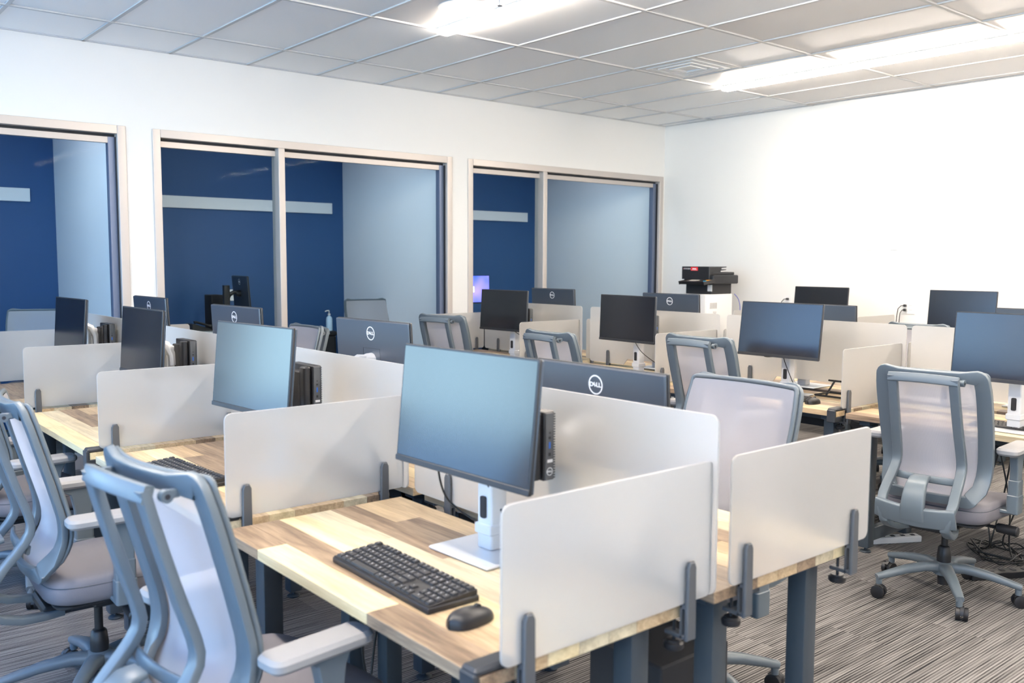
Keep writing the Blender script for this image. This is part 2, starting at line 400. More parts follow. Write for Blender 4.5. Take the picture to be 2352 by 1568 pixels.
# office shells
g = G().box(XL-.2, XR+.15, YO, YO+.15, 0, H+.16); struct(g.obj('wall_office_back', 'blue_paint', smooth=0))
struct(G().box(2.150, 2.30, YB+TH, YO, 0, H).obj('wall_partition_left', 'office_paint', smooth=0))
struct(G().box(5.106, 5.26, YB+TH, YO, 0, H).obj('wall_partition_middle', 'office_paint', smooth=0))
struct(G().box(8.10, 8.129, YB+TH, YO, 0, H).obj('wall_partition_right', 'office_paint', smooth=0))
struct(G().box(XL-.2, XR+.15, YB+TH, YO, H, H+.16).obj('ceiling_office', 'office_paint', smooth=0))
# interior window frames
for i, (a, b) in enumerate(WIN):
    mull = {0: .32, 1: 3.385, 2: 6.288}[i]
    y0, y1 = YB-.012, YB+.125
    wo = G()
    wo.rbox(a-.005, a+.055, y0, y1, .0, WT+.005, .004, .002).rbox(b-.055, b+.005, y0, y1, 0, WT+.005, .004, .002)
    wo.rbox(a+.055, b-.055, y0, y1, WT-.055, WT+.005, .004, .002).rbox(a+.055, b-.055, y0, y1, 0, .1, .004, .002)
    wo = struct(wo.obj('window_%d' % (i+1), 'alu'))
    G().rbox(mull-.028, mull+.028, y0+.003, y1, .1, WT-.055, .004, .002).obj('mullion', 'alu', wo)
    for c, d in ((a+.055, mull-.028), (mull+.028, b-.055)):
        G().box(c, d, YB+.05, YB+.1, WT-.118, WT-.075).obj('head_rail', 'alu', wo, smooth=0)
        G().box(c, d, YB+.06, YB+.09, WT-.075, WT-.055).obj('dark_strip', 'near_black', wo, smooth=0, label='black seal strip above the head rail')  # black colour put in for the shade of the gap
        G().box(c+.002, d-.002, YB+.072, YB+.078, .1, WT-.118).obj('pane', 'glass', wo, smooth=0)
    G().box(b-.105, b-.055, YB+.045, YB+.105, .1, WT-.075).obj('jamb_rail', 'alu_blue_reflection', wo, smooth=0, label='side rail with a blue reflection put into its colour')
    G().box(b-.060, b-.055, YB+.02, YB+.045, .1, WT-.075).obj('dark_strip', 'near_black', wo, smooth=0, label='black strip at the side')
for nm, x0, x1 in (('left', XL, -.62), ('middle', 2.155, 2.347), ('right', 5.111, 5.297)):
    struct(G().rbox(x0, x1, YB-.012, YB, 0, .1, .003, .002).obj('baseboard_'+nm, 'steel_light'))
struct(G().rbox(XR-.012, XR, YF, YB-.012, 0, .1, .003, .002).obj('baseboard_side', 'steel_light'))

for k_, (xa, xb) in enumerate(((.1, 2.1), (2.4, 5.0), (5.4, 8.0))):  # unseen ceiling panels added to brighten the offices
    t = bpy.data.objects.new('added_office_fill', None); C.objects.link(t); t.location = ((xa+xb)/2+.2, 7.62, H-.003)
    t['label'] = 'added square fill light in the ceiling of the %s office, out of view above the glass' % ['left', 'middle', 'right'][k_]; t['category'] = 'ceiling light'; t['group'] = 'added office fill lights'
    G().rbox(-.30, .30, -.30, .30, -.012, .0, .01, .003).obj('fill_frame', 'tee_white', t); G().rbox(-.27, .27, -.27, .27, -.016, -.0125, .01, .001).obj('fill_diffuser', 'office_fill_glow', t)
# ================================================================ CEILING FITTINGS
def luminaire(x1, ya, yb, label):
    t = thing('linear_light', label, 'ceiling light', (x1-.06, (ya+yb)/2, H-.004), 0, 'linear lights in the ceiling')
    L = ya-yb
    G().box(-.050, -.045, -L/2, L/2, -.003, .012).box(.045, .050, -L/2, L/2, -.003, .012).box(-.045, .045, -L/2, -L/2+.006, -.003, .012).box(-.045, .045, L/2-.006, L/2, -.003, .012).obj('housing', 'tee_white', t, smooth=0)
    G().rbox(-.044, .044, -L/2+.008, L/2-.008, -.035, -.004, .01, .008).obj('diffuser', 'tube_light', t)
    return t
luminaire(X0+8*T-.012, 5.13, 2.71, 'long glowing linear ceiling light on the right, ending near the air diffuser')
luminaire(X0+3*T-.012, 5.13, 2.71, 'glowing linear ceiling light at top centre beside the perforated speaker tile')
luminaire(X0-2*T-.012, 5.13, 2.71, 'linear ceiling light above the left bench near the daylight windows')
luminaire(X0+8*T-.012, 2.69, .27, 'far end of the right linear light, continuing out of the picture')
for k_, nm_ in ((3, 'above the camera'), (-2, 'behind the camera by the windows')):
    luminaire(X0+k_*T-.012, 2.69, .27, 'linear ceiling light %s, nearer row' % nm_)
    luminaire(X0+k_*T-.012, .25, -2.17, 'added linear fill light %s, unseen rear row' % nm_)  # rear row added out of view for neutral fill light
luminaire(X0+8*T-.012, .25, -2.17, 'added linear fill light at the unseen right rear of the room')  # added unseen as well, fills the room from the rear
# air diffuser
x0, x1, y1 = X0+6*T, X0+7*T, ROWS[1]; y0 = y1-.6096
t = thing('air_diffuser', 'square white air diffuser with stepped rings in the ceiling grid', 'vent', ((x0+x1)/2, (y0+y1)/2, H))
G().rbox(-.29, .29, -.29, .29, .002, .02, .004, .003).obj('panel', 'diffuser_face', t)
for k, s_ in enumerate((.235, .17, .105)):
    g = G(); z = -.004-.003*k
    for a, b, c, d in ((-s_, s_, s_-.03, s_), (-s_, s_, -s_, -s_+.03), (-s_, -s_+.03, -s_+.03, s_-.03), (s_-.03, s_, -s_+.03, s_-.03)): g.box(a, b, c, d, z, .004)
    g.obj('ring', 'diffuser_face', t, smooth=0)
# speaker behind the perforated tile
t = thing('ceiling_speaker', 'round speaker seen through the perforated ceiling tile', 'speaker', (X0+2.55*T, ROWS[1]-.55, H+.003))
G().lathe([(.17, -.004), (.17, .0), (.12, .004)], 32).obj('grille', 'diffuser_face', t)
# sprinkler
t = thing('sprinkler', 'small chrome fire sprinkler head beside the top centre light', 'sprinkler', (3.47, 4.296, H-.002))
G().lathe([(.004, -.012), (.036, -.010), (.036, -.002), (.03, 0)], 20).obj('collar', 'white_plastic', t)
G().lathe([(.016, -.045), (.018, -.042), (.006, -.038), (.008, -.012)], 14).obj('nozzle', 'steel_light', t)

# ================================================================ DESKS
DW, DD, DZ, DT = 1.222, .61, .74, .028
PL = [[(0, .19, 2), (.19, .66, 0), (.66, 1, 2)], [(0, .62, 2), (.62, 1, 1)], [(0, .40, 0), (.40, 1, 0)], [(0, .30, 3), (.30, 1, 3)],
      [(0, .5, 2), (.5, 1, 3)], [(0, .2, 1), (.2, .62, 2), (.62, 1, 1)], [(0, .55, 1), (.55, 1, 1)]]
RW = DD/7
PM = {}
def plank_mesh(L, wood_):
    k = (round(L, 4), wood_)
    if k not in PM: PM[k] = G().rbox(.0003, RW-.0003, .0003, L-.0003, 0, DT, .0012, .0008, n=1).mesh('plank', wood_)
    return PM[k]
def desk_frame():
    g = {}
    return g
LEG = G().rbox(-.03, .03, -.03, .03, .028, DZ-DT-.03, .006, .003, n=2).mesh('leg', 'steel')
FOOT = G().lathe([(.028, 0), (.030, .004), (.022, .010), (.007, .012), (.007, .034)], 14).mesh('levelling_foot', 'steel')
BAR = G().rbox(.10, .51, -.02, .02, .055, .125, .005, .003, n=2).mesh('side_rail', 'steel')
TOPR = G().rbox(.04, .57, -.03, .03, DZ-DT-.03, DZ-DT, .004, .003, n=2).mesh('top_bracket', 'steel')
BEAM = G().rbox(.28, .33, .10, DW-.10, DZ-DT-.075, DZ-DT-.03, .004, .003, n=2).mesh('cross_beam', 'steel')
CLIP = G()
CLIP.rbox(-.012, .085, -.012, .035, DZ, DZ+.018, .008, .006).rbox(-.016, -.001, -.012, .035, DZ-DT-.03, DZ+.008, .004, .003).rbox(-.012, .06, -.012, .03, DZ-DT-.03, DZ-DT, .004, .003)
CLIP = CLIP.mesh('edge_clip', 'clip_dark')
TRAY = G().rbox(.36, .50, .25, DW-.25, DZ-.16, DZ-.155, .01, .001).rbox(.36, .364, .25, DW-.25, DZ-.155, DZ-.11, .001, .001).rbox(.496, .5, .25, DW-.25, DZ-.155, DZ-DT, .001, .001).mesh('cable_tray', 'black_matte')
def desk(x, y, facing, label, var=0, clip=True):
    """x = user edge, y = low-y end; facing +1: user sits at low x"""
    t = thing('desk', label, 'desk', (x, y, 0) if facing > 0 else (x, y+DW, 0), 0 if facing > 0 else pi, 'plank-topped desks')
    top = G().rbox(.004, DD-.004, .004, DW-.004, DZ-DT-.003, DZ-DT, .002, .001, n=1).obj('desktop', 'steel', t)
    for i in range(7):
        segs = PL[(i*(1 if var % 2 == 0 else 3) + var) % 7] if var else PL[i]
        for a, b, wd in segs:
            ya, yb = (1-b)*DW, (1-a)*DW
            if facing < 0: pass
            p = link('plank', plank_mesh(yb-ya, WOODS[wd]), top, (i*RW, ya, DZ-DT))
    for yy in (.085, DW-.085):
        link('top_bracket', TOPR, t, (0, yy, 0)); link('side_rail', BAR, t, (0, yy, 0))
        for xx in (.10, .51):
            link('leg', LEG, t, (xx, yy, 0)); link('levelling_foot', FOOT, t, (xx, yy, 0))
    link('cross_beam', BEAM, t); link('cable_tray', TRAY, t)
    if clip: link('edge_clip', CLIP, t, (0, .012, 0), label='black edge clip at front corner')
    return t
R1 = [1.31, 2.60, 3.90, 5.22]; X1 = 1.015
R2 = [1.285, 2.56, 3.86, 5.20]; X2 = 4.36
names = ['nearest the camera', 'second from the camera', 'third from the camera', 'at the far end by the window wall']
for i, y in enumerate(R1):
    desk(X1, y, 1, 'plank-topped desk of the left bench, window side, %s' % names[i], [0, 3, 2, 5][i])
    desk(X1+.705+DD, y, -1, 'plank-topped desk of the left bench, inner side, %s' % names[i], [2, 1, 4, 3][i], clip=False)
for i, y in enumerate(R2):
    desk(X2, y, 1, 'plank-topped desk of the middle bench, near side, %s' % (['behind the big mesh chair', 'with keyboard and mouse', 'under the black-screened monitor', 'by the window wall'][i]), [4, 1, 3, 2][i])
    desk(X2+.705+DD, y, -1, 'plank-topped desk of the middle bench, far side, %s' % (['at its right end', 'second from its right end', 'third from its right end', 'by the window wall'][i]), [1, 2, 5, 4][i], clip=False)
for i, y in enumerate((1.50, 2.78, 4.06)):
    desk(7.12, y, 1, 'plank-topped desk along the white wall, %s' % ['at the right end', 'below the power outlet', 'left, near the printer'][i], [3, 0, 1][i])

# ================================================================ FROSTED DIVIDERS
def clamp_geo(parent, x, y, z, along, flip=1):
    """clip straddling the panel; along: 'x' panel runs along x (plates face y) or 'y'"""
    out = [(-.016, -.085), (.016, -.085), (.0145, .085), (.008, .098), (-.008, .098), (-.0145, .085)]
    rz = 0 if along == 'x' else -pi/2
    e = bpy.data.objects
    g = G(); mx = AXZY
    # plates (outline in xz, extruded along y)
    g.prism(out, .0045, .0155, .003, mx)               # y in -.0155..-.0045
    g.prism([(p[0]*.9, max(p[1], 0)) for p in out if 1], -.0155, -.0045, .002, mx)
    g.box(-.013, .013, -.010, .009, -.012, -.002)        # saddle under the panel
    g.box(-.013, .013, .004, .009, -.085, -.004)
    g.rbox(-.013, .013, -.012, .055, -.085, -.075, .003, .002)  # lower jaw
    g.rbox(-.011, .011, .006, .012, -.034, -.004, .002, .001)
    o = g.obj('clamp', 'clamp_gray', parent, (x, y, z), rz, label='dark gray clip')
    k = G().lathe([(.022, -.118), (.024, -.114), (.024, -.104), (.018, -.100), (.018, -.097)], 12)
    k.lathe([(.004, -.098), (.004, -.034)], 8)
    kk = k.obj('clamp_knob', 'black_plastic', o, (0, .036, 0))
    G().lathe([(.009, -.0345), (.009, -.030)], 10).obj('pressure_pad', 'steel_light', kk, (0, 0, 0))
CL = {}
def divider(x, y, label, group='short frosted dividers between desks', L=.632, z0=.752, z1=1.07):
    t = thing('desk_divider', label, 'divider', (x, y, z0), 0, group)
    G().prism(rr(0, L, 0, z1-z0, .022, 5), -.003, .003, .0012, AXZY).obj('panel', 'frost', t)
    for xx in (.062, L-.085): clamp_geo(t, xx, 0, .0, 'x')
    return t
def spine(x, y, label, L=1.245, z0=.752, z1=1.175):
    t = thing('privacy_screen', label, 'divider', (x, y, z0), 0, 'long frosted screens along the bench centres')
    h = z1-z0; r = .022
    o = rr(0, L, 0, h, r, 5)      # starts at lower right corner arc; insert notch between lower-left arc end and lower-right start
    o = o + [(.36, 0), (.40, .045), (L-.40, .045), (L-.36, 0)]
    G().prism(o, -.003, .003, 0, AYZX).obj('panel', 'frost', t)
    for yy in (.2, L-.2): clamp_geo(t, 0, yy, 0, 'y')
    return t
nm4 = ['nearest the camera', 'between first and second desk', 'between second and third desk', 'between third and fourth desk']
for i, y in enumerate(R1):
    divider(X1+.035, y-(.018 if i == 0 else .004), 'short frosted divider of the left bench, window side, %s' % nm4[i])
    divider(X1+.735, y-(.018 if i == 0 else .004), 'short frosted divider of the left bench, inner side, %s' % nm4[i])
    spine(X1+.662, y-.035, 'long frosted screen on the left bench spine, %s' % (['in front of the nearest back-turned monitor', 'second from the camera', 'third from the camera', 'farthest, by the window wall'][i]))
divider(X1+.035, 6.47, 'short frosted divider at the far left end of the left bench')
divider(X1+.735, 6.47, 'short frosted divider at the far inner end of the left bench')
for i, y in enumerate(R2):
    if i: divider(X2+.035, y-.005, 'short frosted divider of the middle bench, near side, %s' % nm4[i])
    if i: divider(X2+.735, y-.005, 'short frosted divider of the middle bench, far side, %s' % nm4[i])
    spine(X2+.662, y-.03, 'long frosted screen on the middle bench spine, %s' % (['rightmost, behind the cut-off monitor', 'behind the blue-gray monitor', 'behind the black-screened monitor', 'leftmost, by the window wall'][i]))
divider(X2+.035, 6.44, 'short frosted divider at the window end of the middle bench, behind the left chair')
for y in (2.755, 4.04, 5.30):
    divider(7.12+.03, y, 'faint frosted divider against the white wall, %s' % {2.755: 'rightmost', 4.04: 'middle', 5.30: 'nearest the printer'}[y])

# ================================================================ MONITORS  (local: screen faces -x, y along width, origin on desk under the panel)
Wm, Hm = .538, .320
def logo_geo():
    g = G(); n = 40; ro, ri = .0290, .0250
    vs = [(rad*math.cos(2*pi*k/n), rad*math.sin(2*pi*k/n), z) for rad, z in ((ro, .0007), (ri, .0007), (ri, 0), (ro, 0)) for k in range(n)]
    fs = [(a*n+k, a*n+(k+1) % n, ((a+1) % 4)*n+(k+1) % n, ((a+1) % 4)*n+k) for a in range(4) for k in range(n)]
    g.add(vs, fs)
    text_geo('D', .0185, .0004, Matrix.Translation((-.0165, 0, .0004)) @ Matrix.Scale(1.15, 4, (1, 0, 0)), g, bold=.0006)
    text_geo('E', .0165, .0004, Matrix.Translation((-.0035, .0004, .0004)) @ Matrix.Rotation(R_(38), 4, 'Z'), g, bold=.0006)
    text_geo('LL', .0185, .0004, Matrix.Translation((.0125, 0, .0004)) @ Matrix.Scale(1.1, 4, (1, 0, 0)), g, bold=.0006)
    return g
LOGO = logo_geo()
def ins(me_g, mx): 
    q = G(); q.add(me_g.v, me_g.f, mx); return q
# panel local frame: x = depth (front at 0, back positive), y width, z up, centred at panel centre
PAN = G().prism(rr(-Wm/2, Wm/2, -Hm/2, Hm/2, .004, 3), .0, .010, .002, AYZX).mesh('bezel', 'bezel')
HOUS = G().prism(rr(-Wm/2+.002, Wm/2-.002, -Hm/2+.002, Hm/2-.002, .004, 3), .010, .020, .004, AYZX)
HOUS = HOUS.mesh('housing', 'monitor_back')
SCR = G().add([(-.0006, -Wm/2+.006, -Hm/2+.018), (-.0006, Wm/2-.006, -Hm/2+.018), (-.0006, Wm/2-.006, Hm/2-.006), (-.0006, -Wm/2+.006, Hm/2-.006), (.002, -Wm/2+.006, -Hm/2+.018), (.002, Wm/2-.006, -Hm/2+.018), (.002, Wm/2-.006, Hm/2-.006), (.002, -Wm/2+.006, Hm/2-.006)],
    [(0, 1, 2, 3), (7, 6, 5, 4), (0, 4, 5, 1), (1, 5, 6, 2), (2, 6, 7, 3), (3, 7, 4, 0)]).mesh('screen', 'screen', 0)
CHIN = G().prism(rr(-Wm/2, Wm/2, -Hm/2, -Hm/2+.016, .003, 2), -.003, .004, .0015, AYZX).mesh('chin', 'bezel')
LOGOM = ins(LOGO, Matrix.Translation((.0203, 0, .104)) @ Matrix(((0, 0, 1, 0), (-1*-1, 0, 0, 0), (0, 1, 0, 0), (0, 0, 0, 1)))).mesh('logo', 'logo_silver', 0)
VESA = G()
for a, b, c, d in ((-.062, .062, .040, .0412), (-.062, -.0608, -.06, .0412), (.0608, .062, -.06, .0412)): VESA.box(.0198, .0206, a, b, c, d)
VESA = VESA.mesh('mount_outline', 'black_plastic', 0)
def stand(hz, back=True):
    pass
STB = G().prism(rr(.03, .24, -.125, .125, .006, 3), 0, .009, .003).mesh('stand_base', 'silver')
COLG = {}
def col_mesh(h):
    k = round(h, 2)
    if k not in COLG:
        g = G()
        g.rbox(.125, .182, -.030, .030, .009, h-.05, .008, .003)
        g.rbox(.118, .19, -.034, .034, .050, .078, .006, .003)
        COLG[k] = g.mesh('stand_column', 'white_plastic')
    return COLG[k]
HOLE = G().prism(rr(-.011, .011, .095, .155, .006, 3), .1195, .126, .0, AYZX).mesh('cable_hole', 'black_matte')
ARM = G().tube([(.018, 0, -.01), (.045, 0, -.01), (.06, 0, -.012)], [.032, .030, .026], 20).sweep([(.05, 0, -.0), (.085, 0, .002), (.125, 0, -.02), (.150, 0, -.07), (.153, 0, -.12)], Vector((0, 1, 0)), [.040, .044, .05, .054, .056], [.03, .034, .040, .044, .044], rnd=.9).mesh('tilt_arm', 'silver')
def monitor(x, y, z, yaw, tilt, face, label, lit=False, arm=False, off=.03, logo=True, group='desktop monitors', black=False):
    """(x,y,z) centre of the front of the panel; face -1 faces low x; yaw in degrees"""
    rz = R_(yaw) if face < 0 else pi + R_(yaw)
    t = thing('monitor', label, 'monitor', (x, y, DZ+.0008), rz, group)
    h = z - DZ
    pn = link('bezel', PAN, t, (0, 0, h)); pn.rotation_euler = (0, R_(tilt), 0)
    s_ = link('screen', SCR, t, (0, 0, h)); s_.rotation_euler = pn.rotation_euler
    b_ = link('housing', HOUS, t, (0, 0, h)); b_.rotation_euler = pn.rotation_euler
    c_ = link('chin', CHIN, t, (0, 0, h)); c_.rotation_euler = pn.rotation_euler
    if logo: link('logo', LOGOM, b_, label='silver ring logo reading DELL')
    link('mount_outline', VESA, b_)
    dy = off*(-face)
    if arm: return t
    link('stand_base', STB, t, (0, dy, 0)); link('tilt_arm', ARM, t, (0, dy*.5, h))
    cm = link('stand_column', col_mesh(h+.02), t, (0, dy, 0)); link('cable_hole', HOLE, cm)
    return t
# mini computer behind the stand; local origin at the monitor panel centre base, x back
MINI = {}
def mini_pc(x, y, zc, label, yaw=0):
    t = thing('mini_computer', label, 'computer', (x, y, zc), R_(yaw), 'small black computers mounted behind monitors')
    if not MINI:
        MINI['body'] = G().prism(rr(-.089, .089, -.091, .091, .004, 2), 0, .036, .002, AYZX).mesh('case', 'black_plastic')
        MINI['face'] = G().rbox(.003, .030, -.0935, -.088, -.088, .088, .002, .001).mesh('front_panel', 'clamp_gray')
        g = G()
        for k in range(26):
            g.box(.030, .0355, -.0935, -.090, -.085+k*.0067, -.085+k*.0067+.0035)
        MINI['vent'] = g.mesh('vent_slats', 'clamp_gray', 0)
        MINI['usb'] = G().box(.013, .018, -.0945, -.0930, -.005, .012).mesh('blue_port', 'usb_blue', 0)
        MINI['lab'] = G().box(.008, .026, -.0943, -.0930, -.042, -.034).mesh('paper_label', 'label_white', 0)
        MINI['ports'] = G().box(.012, .019, -.0943, -.0930, .02, .026).box(.012, .019, -.0943, -.093, -.025, -.016).box(.014, .018, -.0943, -.093, .034, .038).mesh('port', 'black_matte', 0)
        g = G(); g.add(LOGO.v, LOGO.f, Matrix.Translation((.0165, -.0936, -.066)) @ Matrix.Rotation(pi/2, 4, 'X') @ Matrix.Scale(.36, 4))
        MINI['logo'] = g.mesh('logo', 'logo_silver', 0)
        MINI['brk'] = G().rbox(-.034, 0, -.045, .045, -.07, .07, .006, .004).mesh('mounting_bracket', 'black_matte')
        MINI['cov'] = G().rbox(-.030, -.002, -.085, -.04, -.088, .088, .010, .004).mesh('cable_cover', 'black_plastic')
        MINI['top'] = G().box(.002, .034, -.088, .03, .0885, .0905).mesh('top_face', 'silver', 0)
    for k, nm_ in (('body', 'case'), ('face', 'front_panel'), ('brk', 'mounting_bracket'), ('cov', 'cable_cover')):
        o = link(nm_, MINI[k], t)
        if k == 'face':
            link('vent_slats', MINI['vent'], o); link('blue_port', MINI['usb'], o); link('paper_label', MINI['lab'], o); link('port', MINI['ports'], o); link('logo', MINI['logo'], o)
    return t
MON = [
 (1.358, 1.83, 1.140, 2.0, 5.8, 'light blue reflecting monitor on the nearest desk, largest in the picture'),
 (1.352, 3.09, 1.137, 5.0, 5.3, 'light blue reflecting monitor on the second desk of the left bench'),
 (1.385, 4.40, 1.138, 1.2, 4.0, 'dark slate monitor screen on the third desk of the left bench'),
 (1.42, 5.80, 1.138, 2.9, 4.0, 'deep blue monitor screen at the far left of the left bench')]
for i, m_ in enumerate(MON): monitor(*m_[:5], -1, m_[5], off=(.06 if i == 0 else .04))
for i, m_ in enumerate(MON):
    mini_pc(m_[0]+.196, m_[1]-.005, (1.045 if i == 0 else 1.05), 'small black computer behind the %s monitor of the left bench' % ['nearest light blue', 'second light blue', 'dark slate', 'deep blue'][i])
MON2 = [
 (4.40, 1.718, 1.137, 0, 5.7, 'dark blue monitor cut off by the right edge, beyond the big chair'),
 (4.559, 3.058, 1.134, .9, 7.0, 'blue-gray tilted monitor with visible cables, right of centre'),
 (4.60, 4.30, 1.135, -3, 2.0, 'black-screened monitor left of the blue-gray one on the middle bench'),
 (4.50, 5.52, 1.142, 2.7, 3.4, 'black-screened monitor before the lit blue screen, left on the middle bench')]
for m_ in MON2: monitor(*m_[:5], -1, m_[5])
mini_pc(4.60+.196, 4.30, 1.062, 'small black computer behind the middle black-screened monitor')
mini_pc(4.50+.196, 5.52, 1.062, 'small black computer behind the left black-screened monitor')
mini_pc(4.559+.196, 3.058, 1.062, 'small black computer hidden behind the blue-gray monitor')
for m_ in [(1.90, 1.870, 1.063, -.6, 3, 'back-turned gray-blue monitor with the largest logo, behind the nearest screen'),
           (2.0, 3.30, 1.118, 3, 3, 'back-turned monitor with ring logo and square mount, second on the inner left bench'),
           (1.88, 4.42, 1.135, 3, 3, 'back-turned monitor with ring logo, third on the inner left bench'),
           (1.90, 5.77, 1.137, 2, 3, 'back-turned monitor with ring logo, farthest on the inner left bench'),
           (5.47, 1.96, 1.113, 0, 3, 'back-turned monitor at the right edge, only its top showing'),
           (5.277, 3.244, 1.099, 0, 3, 'back-turned gray monitor half hidden by the blue-gray screen'),
           (5.261, 4.46, 1.131, .8, 3, 'back-turned monitor with ring logo in front of the white printer cabinet'),
           (5.294, 5.796, 1.134, .5, 3, 'back-turned dark monitor with ring logo below the third window')]:
    monitor(*m_[:5], 1, m_[5], off=0)
monitor(7.47, 3.32, 1.146, 0, 5.5, -1, 'navy monitor against the white wall, right of the power outlet')
monitor(7.40, 4.545, 1.148, 0, 5.5, -1, 'dark monitor against the white wall, left of the power outlet')

# ================================================================ KEYBOARDS AND MICE
KU = .0188
ROWK = [[(0, 1), (2, 1), (3, 1), (4, 1), (5, 1), (6.5, 1), (7.5, 1), (8.5, 1), (9.5, 1), (11, 1), (12, 1), (13, 1), (14, 1), (15.3, 1), (16.3, 1), (17.3, 1), (18.6, 1), (19.6, 1), (20.6, 1), (21.6, 1)],
 [(k, 1) for k in range(13)] + [(13, 2), (15.3, 1), (16.3, 1), (17.3, 1), (18.6, 1), (19.6, 1), (20.6, 1), (21.6, 1)],
 [(0, 1.5)] + [(1.5+k, 1) for k in range(12)] + [(13.5, 1.5), (15.3, 1), (16.3, 1), (17.3, 1), (18.6, 1), (19.6, 1), (20.6, 1), (21.6, 1)],
 [(0, 1.75)] + [(1.75+k, 1) for k in range(11)] + [(12.75, 2.25), (18.6, 1), (19.6, 1), (20.6, 1), (21.6, 1)],
 [(0, 2.25)] + [(2.25+k, 1) for k in range(10)] + [(12.25, 2.75), (16.3, 1), (18.6, 1), (19.6, 1), (20.6, 1), (21.6, 1)],
 [(0, 1.25), (1.25, 1.25), (2.5, 1.25), (3.75, 6.25), (10, 1.25), (11.25, 1.25), (12.5, 1.25), (13.75, 1.25), (15.3, 1), (16.3, 1), (17.3, 1), (18.6, 2), (20.6, 1), (21.6, 1)]]
CH = ['E123456789012PSP', '`1234567890-=<IHUN/*-', 'TQWERTYUIOP[]\\DEP789+', 'CASDFGHJKL;\'E456+', 'SZXCVBNM,./S^123E', 'CWA AWFC<v>0.E']
KLEN, KDEP = .442, .127
KBODY = G()
out = rr(0, KDEP, 0, KLEN, .005, 3)
KBODY.prism(out, 0, .011, .002); KBODY.add([(.004, .004, .011), (KDEP-.004, .004, .011), (KDEP-.004, KLEN-.004, .011), (.004, KLEN-.004, .011), (.004, .004, .0125), (KDEP-.004, .004, .021), (KDEP-.004, KLEN-.004, .021), (.004, KLEN-.004, .0125)],
    [(0, 3, 2, 1), (4, 5, 6, 7), (0, 1, 5, 4), (1, 2, 6, 5), (2, 3, 7, 6), (3, 0, 4, 7)])
KBODY = KBODY.mesh('keyboard_body', 'black_plastic')
KM = {}
SL = (.021-.0125)/(KDEP-.008)
def key_mesh(wd):
    if wd not in KM:
        W2 = (wd*KU-.0026)/2; D2 = (KU-.0030)/2
        g = G().add([(-D2, -W2, 0), (D2, -W2, 0), (D2, W2, 0), (-D2, W2, 0), (-D2+.0015, -W2+.0015, .004), (D2-.0015, -W2+.0015, .004), (D2-.0015, W2-.0015, .004), (-D2+.0015, W2-.0015, .004)],
                    [(0, 3, 2, 1), (4, 5, 6, 7), (0, 1, 5, 4), (1, 2, 6, 5), (2, 3, 7, 6), (3, 0, 4, 7)])
        KM[wd] = g
    return KM[wd]
KMM = {}
def keyboard(x, y, rz, label, detail):
    """x,y = corner nearest user with lowest y; local x away from the user, local y along length"""
    t = thing('keyboard', label, 'keyboard', (x, y, DZ+.0005), rz, 'black desktop keyboards')
    link('keyboard_body', KBODY, t)
    allk = G(); leg = G()
    for rI, row in enumerate(ROWK):
        xx = .0075 + (5-rI)*KU*1.02 + KU/2 - (0 if rI else -.002)
        for kI, (u0, wd) in enumerate(row):
            yy = KLEN - .0075 - (u0+wd/2)*KU
            z = .0125 + SL*(xx-.004) - .0002
            if detail:
                if wd not in KMM: KMM[wd] = key_mesh(wd).mesh('key', 'key', 0)
                o = link('key', KMM[wd], t, (xx, yy, z)); o.rotation_euler = (0, -math.atan(SL), 0)
            else: allk.add(key_mesh(wd).v, key_mesh(wd).f, Matrix.Translation((xx, yy, z)) @ Matrix.Rotation(-math.atan(SL), 4, 'Y'))
            if kI < len(CH[rI]) and CH[rI][kI] != ' ' and detail:
                c = CH[rI][kI]
                if c not in LET:
                    LET[c] = text_geo(c, .0062, .00005, Matrix.Identity(4))
                leg.add(LET[c].v, LET[c].f, Matrix.Translation((xx+.001, yy+.002, z+.0042)) @ Matrix.Rotation(-math.atan(SL), 4, 'Y') @ Matrix.Rotation(-pi/2, 4, 'Z'))
    if not detail:
        if 'all' not in KMM: KMM['all'] = allk.mesh('keys', 'key', 0)
        o = link('keys', KMM['all'], t); o['kind'] = 'stuff'
    else:
        o = leg.obj('key_legends', 'legend', t, smooth=0, label='white key legends'); o['kind'] = 'stuff'
    return t
LET = {}
def mouse(x, y, rz, label):
    t = thing('mouse', label, 'mouse', (x, y, DZ), rz, 'black computer mice')
    vs = []; fs = []; nu, nv = 14, 16
    for i in range(nu+1):
        s_ = i/nu; xx = -.062+.124*s_
        wid = .034*math.sqrt(max(0, 1-abs(2*s_-1)**2.6)); ht = .040*math.sqrt(max(0, 1-abs(2*(s_*.9+.0)-.86)**2.3)) if s_ < 1 else 0
        ht = max(ht, .0015)*(.95-.25*s_) if s_ < 1 else .004
        wid = max(wid, .002)
        for k in range(nv+1):
            a = pi*k/nv; vs.append((xx, wid*math.cos(a), max(.002, ht)*math.sin(a)**.7+.0015))
    for i in range(nu):
        for k in range(nv): b = i*(nv+1)+k; fs.append((b, b+1, b+nv+2, b+nv+1))
    g = G().add(vs, fs); n0 = [i*(nv+1) for i in range(nu+1)] + [i*(nv+1)+nv for i in range(nu, -1, -1)]
    g.f.append(tuple(n0)); g.obj('mouse_shell', 'black_plastic', t, smooth=50)
    G().tube([(.022, -.005, .029), (.022, .005, .029)], .008, 14).obj('scroll_wheel', 'rubber', t)
    return t
KB = keyboard(1.112, 1.625, R_(-1.5), 'black keyboard on the nearest desk beside the mouse', True)
KB2 = keyboard(1.10, 3.03, R_(4), 'black keyboard partly hidden behind the second frosted divider', True)
for k_ in (KB, KB2): k_.scale = (1.13, 1.035, 1.3)
keyboard(4.49, 2.855, R_(3), 'black keyboard under the blue-gray tilted monitor', False)
keyboard(4.50, 1.50, 0, 'black keyboard at the right edge beyond the big chair', False)
